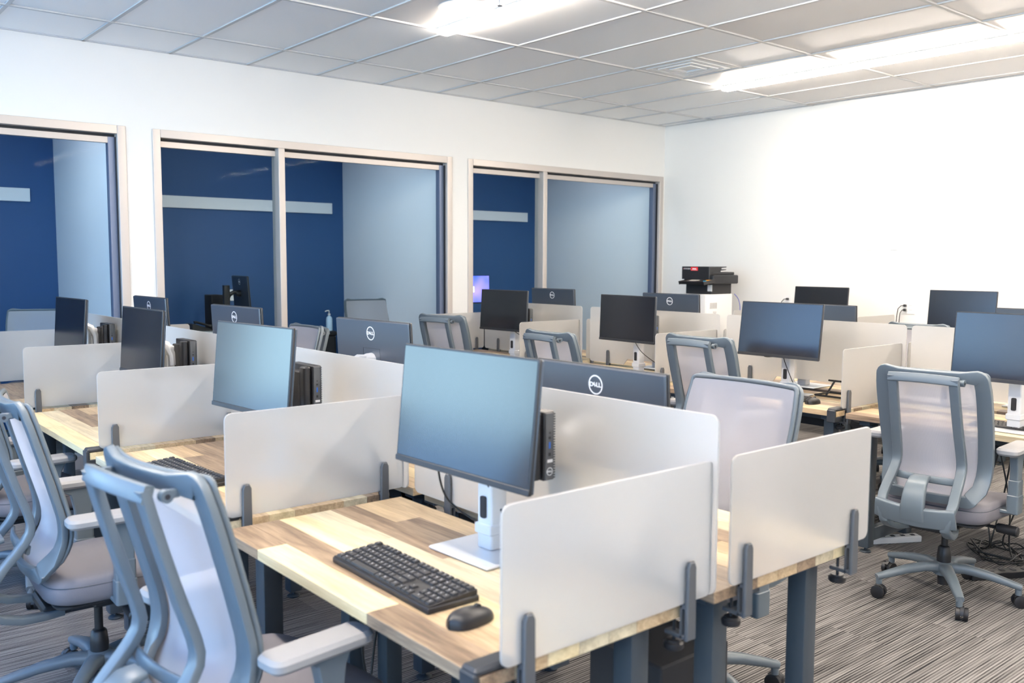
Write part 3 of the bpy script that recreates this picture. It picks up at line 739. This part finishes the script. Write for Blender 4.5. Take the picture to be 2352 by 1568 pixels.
mouse(1.162, 1.535, R_(6), 'black mouse on the nearest desk, right of the keyboard')
mouse(4.52, 2.80, R_(8), 'black mouse on the middle bench beside its keyboard')
mouse(1.22, 4.27, R_(0), 'black mouse on the third left desk, glimpsed beside the divider')

# ================================================================ TASK CHAIRS (face +x, origin on the floor under the column)
def interp(tab, z):
    for (z0, a), (z1, b) in zip(tab, tab[1:]):
        if z0 >= z >= z1: return a + (b-a)*(z0-z)/(z0-z1)
    return tab[0][1] if z > tab[0][0] else tab[-1][1]
def smooth_tab(tab, z, h=.02):
    return sum(interp(tab, z+d*h) for d in (-1.5, -.75, 0, .75, 1.5))/5
BX = [(1.07, -.240), (.92, -.200), (.78, -.160), (.67, -.130), (.60, -.132), (.54, -.165), (.45, -.225)]     # mesh back profile
BW = [(1.07, .238), (.95, .245), (.80, .243), (.68, .238), (.58, .232), (.50, .215), (.45, .19)]           # its half width
SXP = [(1.07, -.330), (.92, -.290), (.80, -.255), (.70, -.222), (.65, -.212), (.60, -.245), (.53, -.312), (.46, -.352), (.41, -.345)]
def bow(y, x): return x + .045*(1-(y/.24)**2)*-1.0 + .0          # back bows rearwards at the centre
def make_chair():
    t = thing('task_chair', 'gray mesh task chair', 'chair')
    up = []                                       # parts that follow the seat height
    # --- mesh back frame: closed loop, wide flat bar
    def bpt(y, z): return (bow(y, smooth_tab(BX, z)), y, z)
    zt, zb = 1.065, .478
    o = []
    def edge(y0, z0, y1, z1, n):
        return [(y0+(y1-y0)*k/n, z0+(z1-z0)*k/n) for k in range(n)]
    bar = .030
    yt = interp(BW, zt)-bar; yb = interp(BW, zb)-bar
    pts = []
    ztc, zbc = zt-.020, zb+.026
    rc = .016
    def corner(cy, cz, a0, a1, n=4): return [(cy+rc*math.cos(R_(a0+(a1-a0)*k/n)), cz+rc*math.sin(R_(a0+(a1-a0)*k/n))) for k in range(n+1)]
    loop = corner(yt-rc, ztc-rc, 0, 90) + [(yt*(1-2*k/10), ztc) for k in range(2, 9)] + corner(-yt+rc, ztc-rc, 90, 180)
    zs = [ztc-.05-(ztc-zbc-.10)*k/16 for k in range(17)]
    loop += [(-(smooth_tab(BW, z)-bar), z) for z in zs]
    loop += corner(-yb+rc, zbc+rc, 180, 270) + [(-yb*(1-2*k/8), zbc) for k in range(2, 7)] + corner(yb-rc, zbc+rc, 270, 360)
    loop += [((smooth_tab(BW, z)-bar), z) for z in reversed(zs)]
    P3 = [Vector(bpt(y, z)) for y, z in loop]
    N = len(P3); sides = []; ws = []
    for i in range(N):
        tg = (P3[(i+1) % N]-P3[i-1]).normalized(); sides.append(tg.cross(Vector((1, 0, .25))).normalized())
        y, z = loop[i]
        k = min(1, max(0, (abs(y)-yb*.75)/(yb*.25)))
        ws.append(.040 + .022*k if z > .9 or z < .55 else .062)
    ts = .020
    up.append(G().sweep(P3, sides, ws, ts, closed=True, rnd=.35).obj('back_frame', 'gray_plastic', t, smooth=30))
    # thin front rim holding the mesh
    rim = []
    for (y, z) in loop:
        k = 1 + .020/max(.05, abs(y)) if abs(y) > .05 else 1
        rim.append((y*min(k, 1.10), z + (.016 if z > 1.03 else (-.012 if z < .52 else 0))))
    RP = [Vector(bpt(y, z)) + Vector((.014, 0, 0)) for y, z in rim]
    up.append(G().sweep(RP, sides, .016, .016, closed=True, rnd=.9).obj('front_rim', 'gray_plastic', t, smooth=50))
    # mesh panel
    g = G(); nz, ny = 26, 12; zt2, zb2 = zt-.012, zb+.018
    for i in range(nz+1):
        z = zt2-(zt2-zb2)*i/nz; W = smooth_tab(BW, z)-.012
        if i == 0 or i == nz: W -= .012
        for k in range(ny+1):
            y = W*(1-2*k/ny); p = bpt(y, z); belly = .004*math.sin(pi*(k/ny))*math.sin(pi*i/nz)
            g.v.append((p[0]+.021-belly, y, z))
    for i in range(nz):
        for k in range(ny): b = i*(ny+1)+k; g.f.append((b, b+1, b+ny+2, b+ny+1))
    up.append(g.obj('mesh_panel', 'mesh', t, smooth=60, label='pale lilac gray mesh'))
    # --- rear support frame
    zt, zb = 1.054, .47; hw = [(1.07, .148), (.85, .152), (.66, .158), (.5, .170), (.41, .150)]
    def spt(y, z): return (smooth_tab(SXP, z, .014) - .02*(1-(y/.17)**2), y, z)
    bw = .040; g = G()
    zl = [zt-.014-(zt-.014-.40)*k/24 for k in range(25)]
    for sg in (1, -1):
        pts = [spt(sg*(interp(hw, z)-bw/2), z) for z in zl] + [(-.315, sg*.128, .372), (-.26, sg*.118, .352), (-.19, sg*.105, .345), (-.13, sg*.09, .345)]
        g.sweep(pts, [Vector((0, 1, 0))]*len(pts), [bw]*len(zl)+[.04, .038, .034, .03], .024, rnd=.35)
    ptop = [spt(.146*(1-2*k/12), zt-.018-.006*abs(1-2*k/12)**2) for k in range(13)]
    g.sweep(ptop, [Vector((.25, 0, 1))]*13, .040, .024, rnd=.35)
    pb = [spt(.168*(1-2*k/12), .452-.012*(1-abs(1-2*k/12)**2)) for k in range(13)]
    g.sweep(pb, [Vector((-.15, 0, 1))]*13, .085, .028, rnd=.5)
    up.append(g.obj('support_frame', 'gray_plastic', t, smooth=45))
    # lumbar slider and pad
    g = G(); ls = [(-.374, .425), (-.382, .47), (-.368, .53), (-.348, .572), (-.320, .595), (-.285, .60)]
    g.sweep([(x, 0, z) for x, z in ls], Vector((0, 1, 0)), [.098, .100, .096, .088, .080, .07], [.02, .03, .03, .028, .022, .016], rnd=.6)
    lm = g.obj('lumbar_slider', 'gray_plastic', t, smooth=50); up.append(lm)
    n = 28; g = G()
    ring = [Vector((-.3945+.0035-.018*0, .030*math.cos(2*pi*k/n), .502+.013*math.sin(2*pi*k/n))) for k in range(n)]
    ring = [Vector((p.x + (p.z-.47)*.40, p.y, p.z)) for p in ring]
    g.tube(ring+[ring[0]], .0016, 6, cap=False); g.obj('oval_emboss', 'gray_plastic', lm)
    g = G(); g.sweep([(bow(y, -.185)-.018, y, .585) for y in [.14-.28*k/10 for k in range(11)]], [Vector((.2, 0, 1))]*11, .032, .012, rnd=.9)
    up.append(g.obj('lumbar_pad', 'gray_plastic', t, smooth=50))
    # pivots
    for sg in (1, -1):
        g = G(); xs_, zs_ = -.288, 1.022
        g.tube([(xs_, sg*.138, zs_), (xs_, sg*.157, zs_)], .014, 14)
        g.rbox(xs_, -.258, sg*.147-.008, sg*.147+.008, zs_-.006, zs_+.014, .004, .003)
        pv = g.obj('back_pivot', 'gray_plastic', t); up.append(pv)
        G().tube([(xs_, sg*.1565, zs_), (xs_, sg*.1580, zs_)], .006, 10).obj('pivot_hole', 'near_black', pv)
    # --- seat
    g = G(); lev = []
    ol = []
    for k in range(48):
        a = 2*pi*k/48; c, s_ = math.cos(a), math.sin(a); e = .42
        x = .235*math.copysign(abs(c)**e, c); y = .248*math.copysign(abs(s_)**e, s_)
        if x < 0: y *= .93
        ol.append((x, y))
    prof = [(.70, .392), (.90, .394), (.965, .402), (.995, .420), (1.0, .440), (.99, .457), (.955, .470), (.88, .478), (.6, .480), (.3, .478), (.02, .476)]
    for sc_, z in prof:
        for x, y in ol:
            dz = -.035*max(0, (x*sc_-.12)/.12)**2 if z > .40 else 0
            dz += .010*(abs(y*sc_)/.24)**3 if z > .45 else 0
            g.v.append((x*sc_+.035, y*sc_, z+dz))
    n = 48
    for i in range(len(prof)-1):
        for k in range(n): j = (k+1) % n; g.f.append((i*n+k, i*n+j, (i+1)*n+j, (i+1)*n+k))
    g.f.append(tuple(reversed(range(n)))); g.f.append(tuple((len(prof)-1)*n+k for k in range(n)))
    st = g.obj('seat', 'seat_fabric', t, smooth=80, label='gray fabric seat pad'); up.append(st)
    sm = [(x*.992+.035, y*.992, .4585 - .035*max(0, (x-.12)/.12)**2) for x, y in ol]; G().tube(sm+[sm[0]], .0018, 5, cap=False).obj('seam', 'steel', st)
    up.append(G().rbox(-.17, .22, -.20, .20, .380, .394, .05, .004).obj('seat_shell', 'black_plastic', t))
    g = G().rbox(-.15, .14, -.075, .075, .325, .382, .02, .012).rbox(-.19, -.10, -.10, .10, .335, .37, .01, .008).rbox(-.05, .10, -.16, .16, .355, .380, .01, .005)
    up.append(g.obj('mechanism', 'black_plastic', t))
    g = G().tube([(.05, -.07, .352), (.05, -.20, .350)], .008, 8).tube([(.05, -.20, .350), (.05, -.205, .350), (.05, -.285, .348), (.05, -.290, .348)], [.016, .021, .023, .019], 14)
    up.append(g.obj('tilt_lever', 'black_plastic', t))
    # --- armrests
    for sg in (1, -1):
        g = G(); pad = rr(-.150, .120, sg*.285-.046, sg*.285+.046, .028, 5); g.prism(pad, .628, .660, .009)
        a = g.obj('armrest', 'gray_pad', t); up.append(a)
        g = G()
        y = sg*.277
        prof2 = [(-.075, .630), (.085, .630), (.070, .612), (.058, .585), (.052, .54), (.050, .47), (-.005, .47), (-.008, .54), (-.020, .60)]
        g.prism([(p[0], p[1]) for p in reversed(prof2)], -y-.017, -y+.017, .004, AXZY)
        g.rbox(-.009, .054, y-.022, y+.022, .395, .500, .008, .003)
        g.rbox(-.012, .057, y-.025, y+.025, .350, .435, .010, .004)
        lo_, hi = (y-sg*.21, y+sg*.012) if sg > 0 else (y+sg*-.0+-.012, y+.21)
        g.rbox(-.012, .057, min(lo_, hi), max(lo_, hi), .350, .366, .006, .004)
        g.obj('arm_post', 'gray_plastic', a)
    # --- column, base, casters (stay on the floor)
    g = G().lathe([(.020, .05), (.0245, .052), (.0245, .15), (.030, .152), (.031, .185), (.026, .225), (.020, .232), (.0145, .234), (.0145, .345)], 20)
    g.obj('gas_column', 'black_plastic', t)
    g = G().lathe([(.030, .095), (.044, .100), (.050, .125), (.046, .150), (.034, .158)], 24)
    cg = []
    for k in range(5):
        a = R_(1+72*k); c, s_ = math.cos(a), math.sin(a)
        ps = [(d*c, d*s_, z) for d, z in ((.03, .132), (.09, .137), (.18, .125), (.27, .104), (.318, .092))]
        g.sweep(ps, Vector((-s_, c, 0)), [.062, .052, .046, .040, .034], [.044, .042, .036, .030, .026], rnd=.7)
        g.tube([(.306*c, .306*s_, .095), (.306*c, .306*s_, .058)], .014, 12)
        cg.append(a)
    g.obj('star_base', 'gray_plastic', t, smooth=45)
    CA_ = G()
    for sg in (1, -1): CA_.tube([(0, sg*.006, .029), (0, sg*.009, .029), (0, sg*.024, .029), (0, sg*.026, .029)], [.027, .029, .029, .022], 18)
    CA_.prism([(-.026, .026), (-.012, .026), (.022, .034), (.024, .050), (.010, .062), (-.012, .060), (-.024, .046)], -.010, .010, .003, AXZY)
    cm = CA_.mesh('caster', 'black_plastic')
    for i, a in enumerate(cg):
        o_ = link('caster', cm, t, (.306*math.cos(a)+.012*math.cos(a+1.1), .306*math.sin(a)+.012*math.sin(a+1.1), 0), a+1.1+i*.6)
    for o_ in up: o_['up'] = 1
    return t
CHP = make_chair()
CHAIRS = []
def chair(x, y, head, dz, arm, spin, label, first=[True]):
    """head in degrees; dz raises seat and back; arm raises the pads"""
    if first[0]: t = CHP; first[0] = False
    else: t = copy_tree(CHP)
    t.location = (x, y, 0); t.rotation_euler = (0, 0, R_(head)); t['label'] = label; t['group'] = 'gray mesh task chairs'
    t['category'] = 'chair'
    for o in t.children:
        nm_ = o.name.split('.')[0]
        if o.get('up'): o.location.z = dz + (arm if nm_ == 'armrest' else 0)
        if nm_ in ('star_base', 'caster') and spin:
            o.rotation_euler.z += R_(spin); l = o.location.copy(); o.location = Matrix.Rotation(R_(spin), 3, 'Z') @ l
    CHAIRS.append(t)
    return t
# gas column must stay inside the mechanism of raised chairs: it reaches 0.345 + margin
chair(4.15, 1.87, 4, .0, .085, -4, 'gray mesh task chair seen whole from behind at right, facing the cut-off monitor')
chair(4.34, 3.27, -1, .04, .0, 20, 'gray mesh task chair seen from behind, in front of the blue-gray tilted monitor')
chair(4.07, 4.22, -3, .02, .0, 50, 'gray mesh task chair seen from behind, in front of the black-screened monitor')
chair(4.38, 5.90, 13, .035, -.04, 10, 'gray mesh task chair seen from behind, leftmost on the middle bench below the white pillar')
chair(.90, 2.06, 7, .015, .010, 8, 'large blurred task chair in the left foreground at the nearest desk')
chair(.87, 3.31, -2, .01, .045, 25, 'task chair at the left edge, second desk, its seat and arms in full view')
chair(.93, 4.62, 4, .0, .0, 40, 'task chair behind the second one at the left edge, only seat and arm showing')
chair(2.47, 1.96, 178, .04, .0, 12, 'task chair with its mesh front to the camera, right of the largest logo')
chair(2.62, 5.62, 178, .02, .0, 33, 'task chair seen edge-on below the mullion, beyond the second light blue screen')
chair(6.06, 3.10, 182, .0, .0, 15, 'task chair with lilac mesh front, glimpsed between two frosted screens at right')
chair(7.02, 3.33, 0, .0, .0, 40, 'dark-topped task chair facing the white wall below the navy monitor')
chair(4.86, 8.02, -96, .06, .07, 10, 'task chair with its mesh front showing inside the middle office')
chair(1.72, 8.10, -112, .045, .0, 22, 'task chair with its mesh front showing inside the left office')

# ================================================================ PRINTER ON CABINET
t = thing('printer_cabinet', 'white cabinet under the black printer with vent grille', 'cabinet', (7.375, 5.80, 0))
G().rbox(0, .42, 0, .46, .02, 1.200, .006, .004).obj('body', 'cabinet_white', t)
g = G().rbox(.02, .40, -.004, .0, .62, 1.17, .003, .001); g.obj('side_panel', 'cabinet_white', t)
g = G()
for k in range(7): g.box(.050+.0165*k, .060+.0165*k, -.006, -.003, 1.055, 1.115)
g.obj('vent_grille', 'grille_gray', t, smooth=0, label='gray vent slots')
g = G().box(.10, .155, -.005, -.0035, 1.010, 1.016).box(.10, .155, -.005, -.0035, 1.022, 1.026).box(.11, .15, -.005, -.0035, 1.003, 1.006)
g.obj('print_marks', 'grille_gray', t, smooth=0)
g = G().rbox(-.006, 0, .01, .45, .62, .9, .003, .001).rbox(-.006, 0, .01, .45, .91, 1.19, .003, .001); g.obj('drawer', 'cabinet_white', t)
g = G().rbox(-.020, -.004, .12, .34, .86, .875, .003, .002).rbox(-.020, -.004, .12, .34, 1.15, 1.165, .003, .002); g.obj('drawer_handle', 'grille_gray', t)
t = thing('printer', 'black multifunction printer with red label on the white cabinet', 'printer', (7.43, 5.78, 1.2005))
G().rbox(.03, .36, .03, .36, .0, .115, .008, .004).obj('paper_base', 'black_matte', t)
G().rbox(.05, .36, .10, .36, .01, .105, .006, .004).obj('tray_front', 'black_plastic', t)
G().rbox(.0, .415, -.02, .37, .105, .195, .02, .01).obj('scanner_body', 'black_plastic', t)
G().rbox(.02, .40, .02, .36, .195, .225, .02, .006).obj('scanner_lid', 'black_plastic', t)
g = G(); g.prism([(-.01, .15), (.14, .15), (.17, .21), (.20, .28), (-.01, .28)], -.385, -.03, .006, AXZY); g.obj('document_feeder', 'black_plastic', t)
g = G(); g.prism([(.14, .232), (.30, .245), (.31, .252), (.14, .242)], -.30, -.06, .001, AXZY); g.prism([(.10, .262), (.22, .262), (.335, .272), (.335, .280), (.22, .272), (.10, .274)], -.28, -.08, .001, AXZY); g.obj('feeder_tray', 'black_plastic', t)
g = G(); g.prism([(-.16, .128), (.02, .152), (.02, .122), (-.15, .100)], -.30, .02, .005, AXZY); cp = g.obj('control_panel', 'black_plastic', t)
G().add([(-.125, .23, .1338), (-.03, .23, .1460), (-.03, .11, .1460), (-.125, .11, .1338)], [(0, 1, 2, 3)]).obj('touch_screen', 'grille_gray', cp, smooth=0)
G().box(-.12, -.09, .0, .02, .1335, .1385).obj('cyan_icon', 'icon_cyan', cp, smooth=0); G().box(-.085, -.03, -.005, .01, .139, .1465).obj('orange_icon', 'icon_orange', cp, smooth=0)
G().box(-.0125, -.010, .175, .265, .238, .274).obj('red_label', 'red_label', t, smooth=0, label='red label on feeder front')
g = G(); MXP = Matrix(((0, 0, -1, 0), (-1, 0, 0, 0), (0, 1, 0, 0), (0, 0, 0, 1)))
g = text_geo('KYOCERA', .020, .0003, Matrix.Translation((-.0105, .315, .256)) @ MXP)
g.obj('brand_mark', 'legend', t, smooth=0); G().add([(-.0112, .362, .262), (-.0112, .362, .250), (-.0112, .354, .256)], [(0, 1, 2)]).obj('red_mark', 'red_label', t, smooth=0)
g = G().box(-.0132, -.0125, .195, .245, .252, .262).box(-.0132, -.0125, .185, .255, .244, .247); g.obj('label_print', 'legend', t, smooth=0)
G().box(.024, .029, .02, .075, .03, .095).obj('info_plate', 'label_white', t, smooth=0)
def cable(name, pts, rad, m, label, group='cables'):
    # catmull-rom through points
    P = [Vector(p) for p in pts]; out = []
    for i in range(len(P)-1):
        a = P[max(i-1, 0)]; b = P[i]; c = P[i+1]; d = P[min(i+2, len(P)-1)]
        for k in range(6):
            s_ = k/6; out.append(.5*((2*b)+(-a+c)*s_+(2*a-5*b+4*c-d)*s_**2+(-a+3*b-3*c+d)*s_**3))
    out.append(P[-1])
    o = G().tube(out, rad, 6).obj(name, m, smooth=60)
    return tag(o, label, 'cable', group) if label else o
cable('network_cable', [(7.80, 5.78, 1.20), (7.86, 5.77, 1.14), (7.89, 5.77, 1.04), (7.86, 5.77, .94), (7.80, 5.78, .80), (7.86, 5.78, .4), (7.9, 5.78, .02)], .004, 'cable_blue', 'thin blue network cable looping beside the printer cabinet')

# ================================================================ WALL PLATES
def plate(y, z, wid, kind, label):
    t = thing('wall_plate', label, 'wall plate', (XR-.0005, y, z))
    mx = Matrix(((0, 0, -1, 0), (-1, 0, 0, 0), (0, 1, 0, 0), (0, 0, 0, 1)))
    G().prism(rr(-wid/2, wid/2, -.058, .058, .006, 3), 0, .006, .002, mx).obj('cover', 'white_plastic', t)
    n = 2 if wid > .1 else 1
    for c in range(n):
        cy = (c-.5)*.046 if n == 2 else 0
        if kind == 'outlet':
            for s_ in (.02, -.02):
                G().prism(rr(cy-.016, cy+.016, s_-.014, s_+.014, .008, 3), .006, .008, .0005, mx).obj('socket', 'white_plastic', t)
                G().add([], []).box(cy-.008, cy-.006, s_-.004, s_+.005, .0078, .0085, mx).box(cy+.006, cy+.008, s_-.004, s_+.005, .0078, .0085, mx).obj('slots', 'near_black', t, smooth=0)
        else: G().prism(rr(-.016, .016, -.033, .033, .004, 2), .006, .0085, .001, mx).obj('rocker', 'white_plastic', t)
    return t
plate(4.503, 1.703, .072, 'blank', 'left blank white wall plate high on the right wall')
plate(4.250, 1.700, .072, 'outlet', 'white duplex outlet high on the right wall')
plate(4.090, 1.117, .120, 'outlet', 'white double power outlet with two black plugs, lower on the right wall')
plate(5.350, 1.135, .072, 'outlet', 'white power outlet mostly hidden behind the dark monitor near the printer')
for y, z, lb in ((4.113, 1.137, 'upper black plug and cord in the double outlet'), (4.113, 1.097, 'lower black plug and cord in the double outlet'), (5.350, 1.155, 'black plug and cord in the outlet near the printer')):
    t = thing('power_plug', lb, 'plug', (XR-.010, y, z))
    G().rbox(-.030, 0, -.012, .012, -.011, .011, .006, .005).obj('plug_body', 'black_plastic', t)
    q_ = .55 if 'lower' in lb else 1
    pts = [Vector((p[0]*(1 if q_ == 1 else 1.0), p[1]*q_, p[2])) for p in ((-.028, 0, 0), (-.045, .02, -.002), (-.05, .045, -.03), (-.05, .055, -.10), (-.05, .062, -.22), (-.06, .06, -.5), (-.06, .05, -z+.01))]
    g = G().tube(pts, .0038, 6); g.obj('cord', 'cable_black', t, smooth=70)

# ================================================================ OFFICES BEHIND THE GLASS
def rail(x0, x1, lb):
    t = G().rbox(x0, x1, YO-.022, YO-.001, 2.037, 2.155, .003, .003).obj('wall_rail', 'rail_white'); tag(t, lb, 'wall rail', 'white rails on the blue walls')
rail(.2, 1.942, 'short white rail on the blue wall of the left office')
rail(2.42, 4.962, 'long white rail on the blue wall of the middle office')
rail(5.5, 7.812, 'white rail on the blue wall of the right office')
def office_desk(x0, x1, y0, y1, z, lb):
    t = thing('office_desk', lb, 'desk', (x0, y0, 0)); w_, d_ = x1-x0, y1-y0
    G().rbox(0, w_, 0, d_, z-.025, z, .01, .004).obj('desktop', 'rail_white', t)
    for xx in (.06, w_-.1): G().rbox(xx, xx+.05, .06, d_-.06, 0, z-.026, .006, .003).obj('leg', 'steel', t)
office_desk(2.45, 3.95, 8.45, 9.07, .84, 'pale raised desk in the middle office against the blue wall')
office_desk(5.55, 7.1, 8.10, 9.07, .80, 'pale raised desk in the right office under the lit screen')
o = monitor(3.62, 8.42, 1.215, 0, 4, -1, 'black monitor turned sideways in the middle office', off=0); o.rotation_euler.z = R_(172); o.location.z = .84
for c in o.children_recursive:
    if c.name.startswith(('stand', 'tilt')): c.data = c.data.copy(); c.data.materials[0] = M['black_plastic']
for c in ():
    pass
for c in o.children:
    if c.name.startswith(('bezel', 'screen', 'housing', 'chin', 'tilt')): c.location.z -= .10
o = monitor(6.215, 8.20, 1.205, 0, 2, -1, 'lit blue screen in the right office beside the white pillar', off=0, logo=False); o.rotation_euler.z = R_(90); o.location.z = .80
for c in o.children:
    if c.name.startswith(('bezel', 'screen', 'housing', 'chin', 'tilt')): c.location.z -= .06
    if c.name.startswith('screen'):
        c.data = c.data.copy(); c.data.materials[0] = M['lit_screen']
        G().add([(-.0014, -.05, -.030), (-.0014, .05, -.030), (-.0014, .05, .036), (-.0014, -.05, .036)], [(0, 1, 2, 3)]).obj('dialog_box', 'dialog_white', c, smooth=0)
t = thing('desktop_computer', 'small black computer case beside the sideways monitor in the middle office', 'computer', (3.48, 8.78, .84))
G().rbox(-.06, .06, -.09, .09, 0, .345, .004, .003).obj('case', 'black_matte', t)
g = G()
for k in range(12): g.box(-.05, .05, -.0925, -.089, .03+k*.025, .04+k*.025)
g.obj('front_grille', 'black_plastic', t, smooth=0)
t = thing('wall_plate', 'white outlet plate on the blue wall behind the sideways monitor', 'wall plate', (3.82, YO-.001, 1.165))
G().prism(rr(-.045, .045, -.058, .058, .006, 3), 0, .006, .002, AXZY).obj('cover', 'white_plastic', t)
t = thing('desk_phone', 'black desk phone on the pale desk in the middle office', 'phone', (3.20, 8.62, .8405))
g = G(); g.prism([(0, 0), (.20, 0), (.20, .015), (.02, .075), (0, .07)], -.18, 0, .004, AXZY); g.obj('base', 'black_plastic', t)
G().tube([(.03, .03, .085), (.05, .03, .09), (.16, .03, .055), (.19, .03, .045)], [.018, .012, .012, .018], 10).obj('handset', 'black_plastic', t)
t = thing('storage_bin', 'black lidded bin inside the middle office beside the lilac chair', 'bin', (4.42, 8.52, 0))
G().rbox(-.17, .19, -.15, .15, 0, .75, .03, .01).obj('bin_body', 'black_matte', t); G().rbox(-.18, .20, -.16, .16, .7505, .80, .035, .012).obj('lid', 'black_plastic', t)
t = thing('pump_bottle', 'pale blue pump bottle standing on the black bin', 'bottle', (4.56, 8.44, .8005))
G().lathe([(.030, 0), (.033, .004), (.033, .12), (.028, .14), (.012, .155), (.012, .162)], 18).obj('bottle_body', 'bottle_blue', t)
G().lathe([(.014, .162), (.014, .178), (.005, .18), (.005, .208)], 12).tube([(0, 0, .208), (-.02, 0, .210), (-.045, 0, .202)], .006, 8).obj('pump', 'white_plastic', t)

# ================================================================ CABLES
def wire(pts, lb, rad=.0028, grp='monitor cables'): cable('cable', pts, rad, 'cable_black', lb, grp)
wire([(1.40, 1.98, 1.00), (1.42, 2.02, .95), (1.46, 2.03, .86), (1.52, 1.97, .80), (1.535, 1.88, .80), (1.515, 1.865, .86)], 'black cable looping under the nearest light blue monitor', .003)
wire([(1.44, 1.88, 1.00), (1.475, 1.878, .94), (1.495, 1.872, .90)], 'short black cable entering the stand of the nearest monitor', .003)
wire([(4.62, 3.22, 1.0), (4.63, 3.20, .965), (4.64, 3.13, .972), (4.62, 3.10, 1.0)], 'small cable loop under the left of the blue-gray monitor')
wire([(4.63, 3.08, 1.0), (4.66, 3.08, .94), (4.68, 3.05, .85), (4.72, 3.03, .76)], 'black cable dropping beside the blue-gray monitor stand')
wire([(4.65, 4.28, 1.0), (4.70, 4.24, .90), (4.80, 4.14, .80), (4.84, 4.06, .77), (4.88, 3.98, .755)], 'black cable sagging right of the black-screened monitor stand')
wire([(4.56, 5.5, 1.0), (4.62, 5.46, .95), (4.7, 5.4, .90)], 'black cable under the left black-screened monitor')
wire([(4.46, 1.93, 1.0), (4.50, 1.93, .90), (4.60, 1.90, .80), (4.60, 1.88, .76)], 'black cable with plug hanging under the cut-off right monitor')
t = thing('laptop_stand', 'black folding stand on the middle bench behind the blue-gray monitor', 'stand', (4.80, 2.72, DZ+.0005))
g = G()
for a, b in (((0, 0, .006), (.16, 0, .006)), ((.16, 0, .006), (.16, .24, .006)), ((.16, .24, .006), (0, .24, .006)), ((0, .24, .006), (0, 0, .006)), ((.02, .06, .006), (.11, .06, .085)), ((.02, .18, .006), (.11, .18, .085)), ((.11, .02, .085), (.11, .22, .085))): g.tube([a, b], .006, 6)
g.obj('frame', 'black_plastic', t)
random.seed(11)
def tangle(cx, cy, n, rad, lb, z1=.6, drop=True):
    for k in range(n):
        a = random.random()*6.28; p = []
        if drop: p += [(cx+.05*math.cos(a), cy+.05*math.sin(a), z1), (cx+.08*math.cos(a+1), cy+.08*math.sin(a+1), .3), (cx+.05*math.cos(a+2), cy+.05*math.sin(a+2), .05)]
        for q in range(7):
            a += .7+random.random()*1.6; rr_ = rad*(.35+.65*random.random()); p.append((cx+rr_*math.cos(a), cy+rr_*math.sin(a), .006+.05*random.random()*(q % 2)))
        yield p
def tangle_obj(cx, cy, n, rad, lb, z1=.6, drop=True):
    g = G()
    t = thing('cable_bundle', lb, 'cables', (0, 0, 0))
    for p in tangle(cx, cy, n, rad, lb, z1, drop):
        P = [Vector(q) for q in p]; out = []
        for i in range(len(P)-1):
            a = P[max(i-1, 0)]; b = P[i]; c = P[i+1]; d = P[min(i+2, len(P)-1)]
            for k in range(5):
                s_ = k/5; out.append(.5*((2*b)+(-a+c)*s_+(2*a-5*b+4*c-d)*s_**2+(-a+3*b-3*c+d)*s_**3))
        for v in out: v.z = max(v.z, .005)
        G().tube(out, .0042, 6).obj('cord', 'cable_black', t, smooth=70)
tangle_obj(1.62, 2.02, 7, .16, 'black tangle of cords on the carpet under the nearest desk')
tangle_obj(1.45, 2.40, 2, .14, 'two cords hanging from the nearest desk to the carpet', .62)
tangle_obj(4.95, 1.95, 4, .22, 'black cords trailing on the carpet right of the big chair base', .6)
tangle_obj(4.95, 2.75, 4, .15, 'black cords under the middle bench near the corner clip')
def strip(x, y, rz, lb, m='black_plastic'):
    t = thing('power_strip', lb, 'power strip', (x, y, 0), rz)
    G().rbox(-.03, .03, -.17, .17, .0, .035, .006, .004).obj('strip_body', m, t)
    for k in range(5): G().rbox(-.012, .012, -.13+k*.06-.012, -.13+k*.06+.012, .0352, .037, .004, .0005).obj('socket', 'near_black', t)
strip(4.60, 1.80, R_(60), 'black power strip on the carpet right of the big chair')
strip(4.72, 2.42, R_(60), 'white power strip on the carpet behind the big chair legs', 'rail_white')
strip(1.80, 1.92, R_(30), 'white power strip on the carpet beneath the nearest desk', 'rail_white')
t = thing('pedestal', 'dark low box on the carpet under the nearest desk end', 'box', (1.95, 1.72, 0))
G().rbox(-.10, .20, -.14, .14, 0, .42, .01, .006).obj('case', 'black_matte', t)
for m_ in ('up',):
    for o in bpy.data.objects:
        if m_ in o: del o[m_]
